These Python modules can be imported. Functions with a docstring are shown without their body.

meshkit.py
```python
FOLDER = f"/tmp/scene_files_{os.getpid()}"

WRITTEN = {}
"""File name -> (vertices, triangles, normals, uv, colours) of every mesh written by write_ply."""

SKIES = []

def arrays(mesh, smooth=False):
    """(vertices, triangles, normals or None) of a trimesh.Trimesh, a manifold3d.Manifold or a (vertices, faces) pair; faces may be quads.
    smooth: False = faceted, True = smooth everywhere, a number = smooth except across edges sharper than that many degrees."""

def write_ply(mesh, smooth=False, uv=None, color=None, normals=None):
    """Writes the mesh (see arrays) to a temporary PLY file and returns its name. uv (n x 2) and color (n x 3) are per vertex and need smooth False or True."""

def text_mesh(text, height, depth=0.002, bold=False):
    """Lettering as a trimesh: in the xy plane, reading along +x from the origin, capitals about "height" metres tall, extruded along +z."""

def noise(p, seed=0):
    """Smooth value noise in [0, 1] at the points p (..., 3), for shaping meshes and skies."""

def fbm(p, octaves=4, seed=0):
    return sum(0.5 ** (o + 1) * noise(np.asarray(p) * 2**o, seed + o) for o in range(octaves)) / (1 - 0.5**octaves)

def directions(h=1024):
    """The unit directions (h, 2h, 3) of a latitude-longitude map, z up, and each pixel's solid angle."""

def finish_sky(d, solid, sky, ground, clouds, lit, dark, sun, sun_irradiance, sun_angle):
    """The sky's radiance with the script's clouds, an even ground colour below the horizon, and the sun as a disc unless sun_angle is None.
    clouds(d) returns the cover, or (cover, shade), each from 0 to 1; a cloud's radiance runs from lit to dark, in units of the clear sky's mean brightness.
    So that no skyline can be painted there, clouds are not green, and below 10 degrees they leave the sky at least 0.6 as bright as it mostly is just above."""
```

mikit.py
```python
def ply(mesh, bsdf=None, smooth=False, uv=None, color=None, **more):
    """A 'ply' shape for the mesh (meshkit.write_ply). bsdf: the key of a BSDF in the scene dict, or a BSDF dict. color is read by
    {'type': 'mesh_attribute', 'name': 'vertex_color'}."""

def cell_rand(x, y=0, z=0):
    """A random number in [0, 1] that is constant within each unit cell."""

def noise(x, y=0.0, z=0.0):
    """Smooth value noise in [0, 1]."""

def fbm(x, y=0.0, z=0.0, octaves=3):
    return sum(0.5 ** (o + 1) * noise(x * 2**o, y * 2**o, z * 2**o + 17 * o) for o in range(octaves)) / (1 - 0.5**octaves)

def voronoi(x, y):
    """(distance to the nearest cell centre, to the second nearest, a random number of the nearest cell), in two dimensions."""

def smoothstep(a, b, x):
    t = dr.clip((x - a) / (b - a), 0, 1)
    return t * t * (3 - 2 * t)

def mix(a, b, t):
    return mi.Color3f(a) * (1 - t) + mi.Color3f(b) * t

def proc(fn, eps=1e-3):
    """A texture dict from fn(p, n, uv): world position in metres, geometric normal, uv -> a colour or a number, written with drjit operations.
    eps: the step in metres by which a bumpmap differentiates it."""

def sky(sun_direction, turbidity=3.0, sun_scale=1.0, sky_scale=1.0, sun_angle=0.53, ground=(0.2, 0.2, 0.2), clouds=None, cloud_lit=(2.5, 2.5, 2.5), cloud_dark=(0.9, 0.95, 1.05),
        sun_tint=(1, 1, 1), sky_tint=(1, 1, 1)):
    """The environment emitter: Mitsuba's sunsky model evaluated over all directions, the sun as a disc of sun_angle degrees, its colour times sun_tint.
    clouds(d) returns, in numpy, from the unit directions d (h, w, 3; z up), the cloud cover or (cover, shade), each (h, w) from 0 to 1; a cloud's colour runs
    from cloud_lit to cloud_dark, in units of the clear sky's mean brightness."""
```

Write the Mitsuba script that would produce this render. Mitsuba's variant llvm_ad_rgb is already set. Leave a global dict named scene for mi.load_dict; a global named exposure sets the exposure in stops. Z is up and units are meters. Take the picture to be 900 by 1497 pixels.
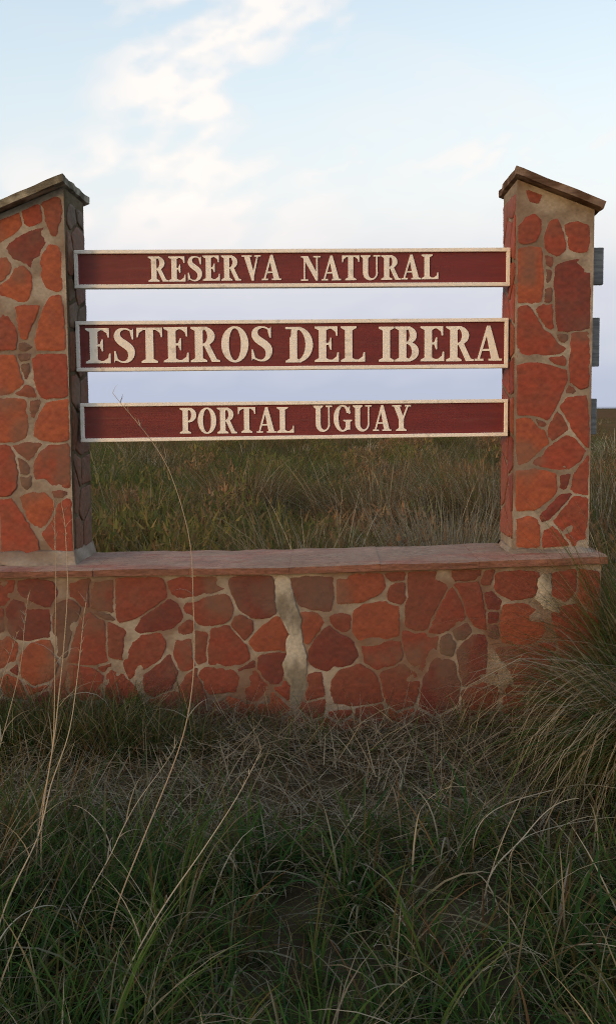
import math
import numpy as np
import drjit as dr
import mitsuba as mi
import mikit
import meshkit
import trimesh
from shapely.geometry import Polygon, LineString, MultiPolygon, box as sbox, Point
from shapely.ops import unary_union, voronoi_diagram
from shapely import affinity, MultiPoint, set_precision

T = mi.ScalarTransform4f
rng = np.random.default_rng(11)
scene, labels = {}, {}

# ------------------------------------------------------------------ camera, sky, exposure
scene['camera'] = {
    'type': 'perspective', 'fov_axis': 'y', 'fov': math.degrees(2 * math.atan(748.5 / 1550.0)), 'near_clip': 0.05, 'far_clip': 9000.0,
    'to_world': T().look_at(origin=[0, -5.5, 1.6], target=[-0.02376, -4.50484, 1.50463], up=[0.00562, 0.09553, 0.99541]),
}
SUN = (-0.80, -0.85, 0.16)


def clouds(d):
    """Thin streaky cirrus, drawn out along one direction, over a pale blue evening sky, and a lavender bank of haze low down."""
    z = np.maximum(d[..., 2], 0.0)
    el = np.degrees(np.arcsin(np.clip(z, 0, 1)))
    az = np.degrees(np.arctan2(d[..., 0], d[..., 1]))
    q = 1.0 / (z + 0.12)
    u, v = d[..., 0] * q, d[..., 1] * q
    a = 0.6
    p = np.stack([(u * math.cos(a) + v * math.sin(a)) * 0.9, (-u * math.sin(a) + v * math.cos(a)) * 2.2, u * 0], -1)
    w = meshkit.fbm(p * 0.8 + 31, 3, 5)
    n = meshkit.fbm(p * 1.5 + 0.9 * w[..., None] + 7.0, 5, 3)
    cir = np.clip((n - 0.47) / 0.22, 0, 1) ** 1.2
    # the broken bank of bright cirrus that climbs from the lower left to the upper middle
    line = np.interp(el, [6, 9, 12, 14.5, 17, 19.5, 22.5, 27], [-5.5, -7.5, -8.5, -8.2, -7.2, -4.6, -6.6, -8.5])
    wide = np.interp(el, [6, 9, 12, 14.5, 17, 19.5, 22.5, 27], [14.0, 12.0, 9.0, 5.4, 4.8, 7.0, 6.0, 5.0])
    fine = meshkit.fbm(np.stack([az * 0.16 + el * 0.16, el * 0.50 - az * 0.20, el * 0], -1), 6, 21)
    soft = meshkit.fbm(np.stack([az * 0.30, el * 0.42, el * 0 + 5], -1), 5, 12)
    bank = np.exp(-np.abs((az - line + 4.0 * (soft - 0.5)) / wide) ** 2.6) * np.clip((el - 4) / 4, 0, 1)
    wisp = meshkit.fbm(np.stack([az * 0.42 + el * 0.30, el * 1.05 - az * 0.42, el * 0 + 2], -1), 5, 33)
    bank = bank * np.clip((0.55 * fine + 0.45 * wisp - 0.30) / 0.24, 0, 1)
    puff = np.exp(-((az - 9.5) / 8.5) ** 2 - ((el - 12.6 - 0.12 * (az - 6)) / 2.2) ** 2) * np.clip((0.5 * fine + 0.5 * wisp - 0.46) / 0.16, 0, 1) * 0.8
    puff2 = np.exp(-((az + 0.2) / 3.2) ** 2 - ((el - 12.6 - 0.35 * az) / 1.1) ** 2) * np.clip((wisp - 0.36) / 0.2, 0, 1) * 0.7
    low = np.exp(-((el - 9.2 - 1.6 * (meshkit.noise(np.stack([az * 0.10, el * 0.8, el * 0], -1), 4) - 0.5)) / 1.6) ** 2) * 0.5
    cover = np.clip(np.maximum(np.maximum(0.22 + 0.25 * cir, puff2), np.maximum(np.maximum(0.95 * bank, puff), low)), 0, 1)
    away = np.clip(0.62 + 0.75 * (d[..., 0] * 0.685 + d[..., 1] * 0.728), 0, 1)      # the bank of dusk haze lies opposite the sunset
    haze = np.clip((19.0 - el) / 13.0, 0, 1) ** 1.1 * away
    tot = cover + (1 - cover) * haze * 0.97
    shade = np.clip((11.0 - el + 1.6 * (wisp - 0.5)) / 9.8, 0, 1)
    shade = np.clip(shade + (0.58 * np.clip((el - 3) / 4, 0, 1)) * (1 - shade) * (1 - cover), 0, 1)
    return tot, shade


scene['sky'] = mikit.sky(SUN, turbidity=2.6, sun_scale=0.085, sun_angle=14.0, sky_scale=1.0, sun_tint=(0.95, 0.90, 0.84), sky_tint=(1.16, 1.05, 1.02),
                         ground=(0.06, 0.06, 0.04), clouds=clouds, cloud_lit=(1.68, 1.58, 1.49), cloud_dark=(0.76, 0.85, 1.09))
exposure = 3.85

# traced outlines in metres: (tone, [(x, z), ...]) on the plane of each face
LEFT_DATA = [('o',[(np.float64(-1.754),np.float64(2.604)),(np.float64(-1.692),np.float64(2.623)),(np.float64(-1.63),np.float64(2.64)),(np.float64(-1.595),np.float64(2.621)),(np.float64(-1.589),np.float64(2.562)),(np.float64(-1.614),np.float64(2.528)),(np.float64(-1.666),np.float64(2.494)),(np.float64(-1.697),np.float64(2.479)),(np.float64(-1.758),np.float64(2.475))]),('r',[(np.float64(-1.584),np.float64(2.651)),(np.float64(-1.538),np.float64(2.668)),(np.float64(-1.493),np.float64(2.655)),(np.float64(-1.481),np.float64(2.62)),(np.float64(-1.485),np.float64(2.576)),(np.float64(-1.542),np.float64(2.557)),(np.float64(-1.562),np.float64(2.572))]),('b',[(np.float64(-1.477),np.float64(2.674)),(np.float64(-1.436),np.float64(2.693)),(np.float64(-1.386),np.float64(2.678)),(np.float64(-1.379),np.float64(2.629)),(np.float64(-1.394),np.float64(2.57)),(np.float64(-1.416),np.float64(2.506)),(np.float64(-1.426),np.float64(2.511)),(np.float64(-1.45),np.float64(2.575)),(np.float64(-1.46),np.float64(2.62))]),('d',[(np.float64(-1.653),np.float64(2.439)),(np.float64(-1.605),np.float64(2.483)),(np.float64(-1.543),np.float64(2.512)),(np.float64(-1.476),np.float64(2.531)),(np.float64(-1.452),np.float64(2.501)),(np.float64(-1.469),np.float64(2.457)),(np.float64(-1.511),np.float64(2.398)),(np.float64(-1.548),np.float64(2.353)),(np.float64(-1.578),np.float64(2.378)),(np.float64(-1.624),np.float64(2.394))]),('o',[(np.float64(-1.783),np.float64(2.376)),(np.float64(-1.7),np.float64(2.385)),(np.float64(-1.67),np.float64(2.384)),(np.float64(-1.651),np.float64(2.354)),(np.float64(-1.657),np.float64(2.309)),(np.float64(-1.689),np.float64(2.28)),(np.float64(-1.777),np.float64(2.246))]),('o',[(np.float64(-1.727),np.float64(2.22)),(np.float64(-1.705),np.float64(2.245)),(np.float64(-1.653),np.float64(2.289)),(np.float64(-1.616),np.float64(2.329)),(np.float64(-1.574),np.float64(2.343)),(np.float64(-1.55),np.float64(2.303)),(np.float64(-1.547),np.float64(2.243)),(np.float64(-1.57),np.float64(2.179)),(np.float64(-1.606),np.float64(2.174)),(np.float64(-1.656),np.float64(2.199))]),('o',[(np.float64(-1.47),np.float64(2.422)),(np.float64(-1.444),np.float64(2.446)),(np.float64(-1.408),np.float64(2.441)),(np.float64(-1.394),np.float64(2.401)),(np.float64(-1.392),np.float64(2.312)),(np.float64(-1.394),np.float64(2.232)),(np.float64(-1.415),np.float64(2.227)),(np.float64(-1.46),np.float64(2.247)),(np.float64(-1.481),np.float64(2.293)),(np.float64(-1.482),np.float64(2.362))]),('r',[(np.float64(-1.77),np.float64(2.155)),(np.float64(-1.709),np.float64(2.15)),(np.float64(-1.673),np.float64(2.155)),(np.float64(-1.644),np.float64(2.114)),(np.float64(-1.635),np.float64(2.054)),(np.float64(-1.633),np.float64(1.983)),(np.float64(-1.64),np.float64(1.933)),(np.float64(-1.779),np.float64(1.929))]),('o',[(np.float64(-1.622),np.float64(2.134)),(np.float64(-1.576),np.float64(2.143)),(np.float64(-1.515),np.float64(2.138)),(np.float64(-1.526),np.float64(2.103)),(np.float64(-1.553),np.float64(2.053)),(np.float64(-1.581),np.float64(1.983)),(np.float64(-1.597),np.float64(1.988)),(np.float64(-1.615),np.float64(2.043))]),('o',[(np.float64(-1.441),np.float64(2.187)),(np.float64(-1.4),np.float64(2.192)),(np.float64(-1.39),np.float64(2.132)),(np.float64(-1.385),np.float64(2.031)),(np.float64(-1.383),np.float64(1.93)),(np.float64(-1.409),np.float64(1.925)),(np.float64(-1.516),np.float64(1.931)),(np.float64(-1.522),np.float64(1.972)),(np.float64(-1.502),np.float64(2.062)),(np.float64(-1.474),np.float64(2.132))]),('g',[(np.float64(-1.613),np.float64(1.947)),(np.float64(-1.587),np.float64(1.952)),(np.float64(-1.562),np.float64(1.937)),(np.float64(-1.583),np.float64(1.924)),(np.float64(-1.614),np.float64(1.924))]),('o',[(np.float64(-1.78),np.float64(1.889)),(np.float64(-1.641),np.float64(1.888)),(np.float64(-1.623),np.float64(1.822)),(np.float64(-1.604),np.float64(1.761)),(np.float64(-1.631),np.float64(1.73)),(np.float64(-1.684),np.float64(1.7)),(np.float64(-1.787),np.float64(1.696))]),('r',[(np.float64(-1.539),np.float64(1.872)),(np.float64(-1.512),np.float64(1.89)),(np.float64(-1.374),np.float64(1.89)),(np.float64(-1.366),np.float64(1.809)),(np.float64(-1.374),np.float64(1.693)),(np.float64(-1.426),np.float64(1.68)),(np.float64(-1.498),np.float64(1.68)),(np.float64(-1.518),np.float64(1.709)),(np.float64(-1.532),np.float64(1.77))]),('g',[(np.float64(-1.606),np.float64(1.847)),(np.float64(-1.575),np.float64(1.852)),(np.float64(-1.568),np.float64(1.821)),(np.float64(-1.588),np.float64(1.781)),(np.float64(-1.599),np.float64(1.811))]),('g',[(np.float64(-1.62),np.float64(1.898)),(np.float64(-1.569),np.float64(1.897)),(np.float64(-1.575),np.float64(1.872)),(np.float64(-1.616),np.float64(1.872))]),('b',[(np.float64(-1.632),np.float64(1.695)),(np.float64(-1.584),np.float64(1.735)),(np.float64(-1.554),np.float64(1.72)),(np.float64(-1.54),np.float64(1.689)),(np.float64(-1.591),np.float64(1.687))]),('o',[(np.float64(-1.788),np.float64(1.66)),(np.float64(-1.602),np.float64(1.669)),(np.float64(-1.593),np.float64(1.618)),(np.float64(-1.591),np.float64(1.536)),(np.float64(-1.603),np.float64(1.474)),(np.float64(-1.64),np.float64(1.454)),(np.float64(-1.796),np.float64(1.45))]),('g',[(np.float64(-1.556),np.float64(1.653)),(np.float64(-1.52),np.float64(1.658)),(np.float64(-1.526),np.float64(1.617)),(np.float64(-1.553),np.float64(1.582)),(np.float64(-1.573),np.float64(1.607))]),('o',[(np.float64(-1.479),np.float64(1.642)),(np.float64(-1.427),np.float64(1.657)),(np.float64(-1.37),np.float64(1.657)),(np.float64(-1.363),np.float64(1.555)),(np.float64(-1.369),np.float64(1.468)),(np.float64(-1.423),np.float64(1.453)),(np.float64(-1.516),np.float64(1.464)),(np.float64(-1.541),np.float64(1.484)),(np.float64(-1.533),np.float64(1.556)),(np.float64(-1.506),np.float64(1.617))]),('r',[(np.float64(-1.657),np.float64(1.423)),(np.float64(-1.599),np.float64(1.438)),(np.float64(-1.527),np.float64(1.433)),(np.float64(-1.565),np.float64(1.382)),(np.float64(-1.587),np.float64(1.361)),(np.float64(-1.622),np.float64(1.387))]),('r',[(np.float64(-1.797),np.float64(1.424)),(np.float64(-1.683),np.float64(1.429)),(np.float64(-1.654),np.float64(1.351)),(np.float64(-1.651),np.float64(1.289)),(np.float64(-1.665),np.float64(1.206)),(np.float64(-1.702),np.float64(1.17)),(np.float64(-1.807),np.float64(1.166))]),('g',[(np.float64(-1.644),np.float64(1.361)),(np.float64(-1.608),np.float64(1.351)),(np.float64(-1.588),np.float64(1.309)),(np.float64(-1.6),np.float64(1.279)),(np.float64(-1.625),np.float64(1.294))]),('g',[(np.float64(-1.621),np.float64(1.258)),(np.float64(-1.585),np.float64(1.263)),(np.float64(-1.581),np.float64(1.227)),(np.float64(-1.602),np.float64(1.206)),(np.float64(-1.617),np.float64(1.222))]),('r',[(np.float64(-1.513),np.float64(1.391)),(np.float64(-1.476),np.float64(1.422)),(np.float64(-1.382),np.float64(1.427)),(np.float64(-1.363),np.float64(1.39)),(np.float64(-1.363),np.float64(1.308)),(np.float64(-1.37),np.float64(1.22)),(np.float64(-1.43),np.float64(1.207)),(np.float64(-1.503),np.float64(1.218)),(np.float64(-1.544),np.float64(1.237)),(np.float64(-1.555),np.float64(1.289)),(np.float64(-1.545),np.float64(1.35))]),('g',[(np.float64(-1.462),np.float64(1.184)),(np.float64(-1.42),np.float64(1.195)),(np.float64(-1.4),np.float64(1.179)),(np.float64(-1.421),np.float64(1.164)),(np.float64(-1.452),np.float64(1.166))]),('r',[(np.float64(-1.808),np.float64(1.145)),(np.float64(-1.688),np.float64(1.144)),(np.float64(-1.633),np.float64(1.061)),(np.float64(-1.594),np.float64(0.988)),(np.float64(-1.559),np.float64(0.925)),(np.float64(-1.556),np.float64(0.872)),(np.float64(-1.65),np.float64(0.857)),(np.float64(-1.818),np.float64(0.855))]),('o',[(np.float64(-1.625),np.float64(1.154)),(np.float64(-1.577),np.float64(1.175)),(np.float64(-1.504),np.float64(1.169)),(np.float64(-1.469),np.float64(1.133)),(np.float64(-1.465),np.float64(1.081)),(np.float64(-1.498),np.float64(1.029)),(np.float64(-1.536),np.float64(0.992)),(np.float64(-1.592),np.float64(1.04)),(np.float64(-1.616),np.float64(1.102))]),('r',[(np.float64(-1.467),np.float64(1.039)),(np.float64(-1.433),np.float64(1.112)),(np.float64(-1.386),np.float64(1.143)),(np.float64(-1.366),np.float64(1.111)),(np.float64(-1.36),np.float64(1.038)),(np.float64(-1.359),np.float64(0.882)),(np.float64(-1.41),np.float64(0.856)),(np.float64(-1.456),np.float64(0.872)),(np.float64(-1.501),np.float64(0.935)),(np.float64(-1.521),np.float64(0.966))])]
RIGHT_DATA = [('r',[(np.float64(0.953),np.float64(2.515)),(np.float64(0.985),np.float64(2.555)),(np.float64(1.021),np.float64(2.568)),(np.float64(1.049),np.float64(2.545)),(np.float64(1.045),np.float64(2.496)),(np.float64(1.027),np.float64(2.45)),(np.float64(0.977),np.float64(2.437)),(np.float64(0.954),np.float64(2.442))]),('r',[(np.float64(1.104),np.float64(2.531)),(np.float64(1.132),np.float64(2.544)),(np.float64(1.15),np.float64(2.512)),(np.float64(1.17),np.float64(2.458)),(np.float64(1.172),np.float64(2.404)),(np.float64(1.143),np.float64(2.377)),(np.float64(1.116),np.float64(2.386)),(np.float64(1.088),np.float64(2.414)),(np.float64(1.082),np.float64(2.468))]),('r',[(np.float64(1.182),np.float64(2.516)),(np.float64(1.242),np.float64(2.529)),(np.float64(1.288),np.float64(2.511)),(np.float64(1.294),np.float64(2.438)),(np.float64(1.285),np.float64(2.398)),(np.float64(1.244),np.float64(2.394)),(np.float64(1.207),np.float64(2.408)),(np.float64(1.197),np.float64(2.458))]),('o',[(np.float64(0.95),np.float64(2.402)),(np.float64(1.014),np.float64(2.41)),(np.float64(1.051),np.float64(2.4)),(np.float64(1.056),np.float64(2.35)),(np.float64(1.066),np.float64(2.277)),(np.float64(1.063),np.float64(2.205)),(np.float64(1.054),np.float64(2.15)),(np.float64(0.999),np.float64(2.141)),(np.float64(0.953),np.float64(2.146))]),('d',[(np.float64(1.144),np.float64(2.318)),(np.float64(1.199),np.float64(2.335)),(np.float64(1.286),np.float64(2.348)),(np.float64(1.296),np.float64(2.302)),(np.float64(1.301),np.float64(2.184)),(np.float64(1.301),np.float64(2.001)),(np.float64(1.223),np.float64(1.992)),(np.float64(1.158),np.float64(1.997)),(np.float64(1.146),np.float64(2.048)),(np.float64(1.14),np.float64(2.121)),(np.float64(1.132),np.float64(2.222)),(np.float64(1.131),np.float64(2.286))]),('r',[(np.float64(1.05),np.float64(2.104)),(np.float64(1.073),np.float64(2.118)),(np.float64(1.11),np.float64(2.122)),(np.float64(1.118),np.float64(2.076)),(np.float64(1.116),np.float64(2.012)),(np.float64(1.093),np.float64(2.012)),(np.float64(1.065),np.float64(2.049))]),('r',[(np.float64(0.948),np.float64(2.105)),(np.float64(0.99),np.float64(2.123)),(np.float64(1.018),np.float64(2.086)),(np.float64(1.065),np.float64(2.021)),(np.float64(1.131),np.float64(1.938)),(np.float64(1.178),np.float64(1.9)),(np.float64(1.16),np.float64(1.882)),(np.float64(1.058),np.float64(1.879)),(np.float64(0.951),np.float64(1.861))]),('g',[(np.float64(1.088),np.float64(2.364)),(np.float64(1.111),np.float64(2.359)),(np.float64(1.107),np.float64(2.327)),(np.float64(1.089),np.float64(2.336))]),('g',[(np.float64(1.094),np.float64(2.295)),(np.float64(1.112),np.float64(2.291)),(np.float64(1.108),np.float64(2.259)),(np.float64(1.094),np.float64(2.25))]),('g',[(np.float64(1.086),np.float64(2.195)),(np.float64(1.113),np.float64(2.204)),(np.float64(1.114),np.float64(2.149)),(np.float64(1.091),np.float64(2.14))]),('g',[(np.float64(1.158),np.float64(1.974)),(np.float64(1.191),np.float64(1.974)),(np.float64(1.187),np.float64(1.947)),(np.float64(1.168),np.float64(1.942))]),('b',[(np.float64(1.144),np.float64(2.658)),(np.float64(1.194),np.float64(2.663)),(np.float64(1.24),np.float64(2.642)),(np.float64(1.204),np.float64(2.62)),(np.float64(1.158),np.float64(2.629))]),('b',[(np.float64(0.988),np.float64(2.699)),(np.float64(1.029),np.float64(2.712)),(np.float64(1.057),np.float64(2.68)),(np.float64(1.039),np.float64(2.644)),(np.float64(1.002),np.float64(2.649))]),('r',[(np.float64(1.22),np.float64(2.024)),(np.float64(1.294),np.float64(2.037)),(np.float64(1.301),np.float64(1.844)),(np.float64(1.3),np.float64(1.714)),(np.float64(1.255),np.float64(1.705)),(np.float64(1.222),np.float64(1.734)),(np.float64(1.216),np.float64(1.808)),(np.float64(1.226),np.float64(1.9))]),('b',[(np.float64(1.118),np.float64(1.855)),(np.float64(1.169),np.float64(1.864)),(np.float64(1.186),np.float64(1.84)),(np.float64(1.179),np.float64(1.817)),(np.float64(1.142),np.float64(1.832))]),('r',[(np.float64(0.947),np.float64(1.815)),(np.float64(1.003),np.float64(1.828)),(np.float64(1.068),np.float64(1.823)),(np.float64(1.133),np.float64(1.808)),(np.float64(1.189),np.float64(1.799)),(np.float64(1.197),np.float64(1.752)),(np.float64(1.172),np.float64(1.697)),(np.float64(1.145),np.float64(1.623)),(np.float64(1.104),np.float64(1.548)),(np.float64(1.062),np.float64(1.553)),(np.float64(1.015),np.float64(1.572)),(np.float64(0.951),np.float64(1.573))]),('g',[(np.float64(1.209),np.float64(1.71)),(np.float64(1.246),np.float64(1.692)),(np.float64(1.228),np.float64(1.678)),(np.float64(1.204),np.float64(1.687))]),('r',[(np.float64(1.173),np.float64(1.613)),(np.float64(1.21),np.float64(1.65)),(np.float64(1.293),np.float64(1.654)),(np.float64(1.302),np.float64(1.565)),(np.float64(1.307),np.float64(1.406)),(np.float64(1.288),np.float64(1.416)),(np.float64(1.25),np.float64(1.472)),(np.float64(1.211),np.float64(1.538))]),('b',[(np.float64(1.15),np.float64(1.571)),(np.float64(1.174),np.float64(1.557)),(np.float64(1.203),np.float64(1.501)),(np.float64(1.175),np.float64(1.473)),(np.float64(1.129),np.float64(1.44)),(np.float64(1.11),np.float64(1.473)),(np.float64(1.123),np.float64(1.52))]),('g',[(np.float64(1.039),np.float64(1.549)),(np.float64(1.071),np.float64(1.539)),(np.float64(1.086),np.float64(1.516)),(np.float64(1.062),np.float64(1.507))]),('o',[(np.float64(0.952),np.float64(1.545)),(np.float64(1.015),np.float64(1.549)),(np.float64(1.053),np.float64(1.507)),(np.float64(1.096),np.float64(1.464)),(np.float64(1.106),np.float64(1.427)),(np.float64(1.064),np.float64(1.389)),(np.float64(1.018),np.float64(1.343)),(np.float64(0.962),np.float64(1.319)),(np.float64(0.954),np.float64(1.381))]),('r',[(np.float64(1.032),np.float64(1.324)),(np.float64(1.101),np.float64(1.389)),(np.float64(1.212),np.float64(1.468)),(np.float64(1.241),np.float64(1.444)),(np.float64(1.288),np.float64(1.388)),(np.float64(1.271),np.float64(1.341)),(np.float64(1.215),np.float64(1.294)),(np.float64(1.14),np.float64(1.295))]),('o',[(np.float64(0.953),np.float64(1.268)),(np.float64(1.037),np.float64(1.281)),(np.float64(1.141),np.float64(1.262)),(np.float64(1.151),np.float64(1.21)),(np.float64(1.142),np.float64(1.162)),(np.float64(1.096),np.float64(1.125)),(np.float64(1.044),np.float64(1.087)),(np.float64(0.955),np.float64(1.083))]),('d',[(np.float64(1.178),np.float64(1.247)),(np.float64(1.216),np.float64(1.252)),(np.float64(1.212),np.float64(1.209)),(np.float64(1.189),np.float64(1.19)),(np.float64(1.174),np.float64(1.2))]),('d',[(np.float64(1.082),np.float64(1.049)),(np.float64(1.18),np.float64(1.148)),(np.float64(1.213),np.float64(1.152)),(np.float64(1.199),np.float64(1.115)),(np.float64(1.125),np.float64(1.039)),(np.float64(1.078),np.float64(1.02))]),('r',[(np.float64(1.235),np.float64(1.228)),(np.float64(1.271),np.float64(1.294)),(np.float64(1.308),np.float64(1.341)),(np.float64(1.317),np.float64(1.265)),(np.float64(1.319),np.float64(1.161)),(np.float64(1.264),np.float64(1.166)),(np.float64(1.226),np.float64(1.19))]),('r',[(np.float64(1.144),np.float64(1.029)),(np.float64(1.227),np.float64(1.124)),(np.float64(1.255),np.float64(1.143)),(np.float64(1.319),np.float64(1.128)),(np.float64(1.323),np.float64(1.019)),(np.float64(1.323),np.float64(0.914)),(np.float64(1.24),np.float64(0.896)),(np.float64(1.187),np.float64(0.963))]),('o',[(np.float64(0.96),np.float64(1.021)),(np.float64(1.012),np.float64(1.035)),(np.float64(1.059),np.float64(1.016)),(np.float64(1.069),np.float64(0.963)),(np.float64(1.068),np.float64(0.892)),(np.float64(0.962),np.float64(0.892))]),('r',[(np.float64(1.088),np.float64(0.973)),(np.float64(1.135),np.float64(0.987)),(np.float64(1.183),np.float64(0.944)),(np.float64(1.221),np.float64(0.9)),(np.float64(1.089),np.float64(0.889))])]
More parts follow.
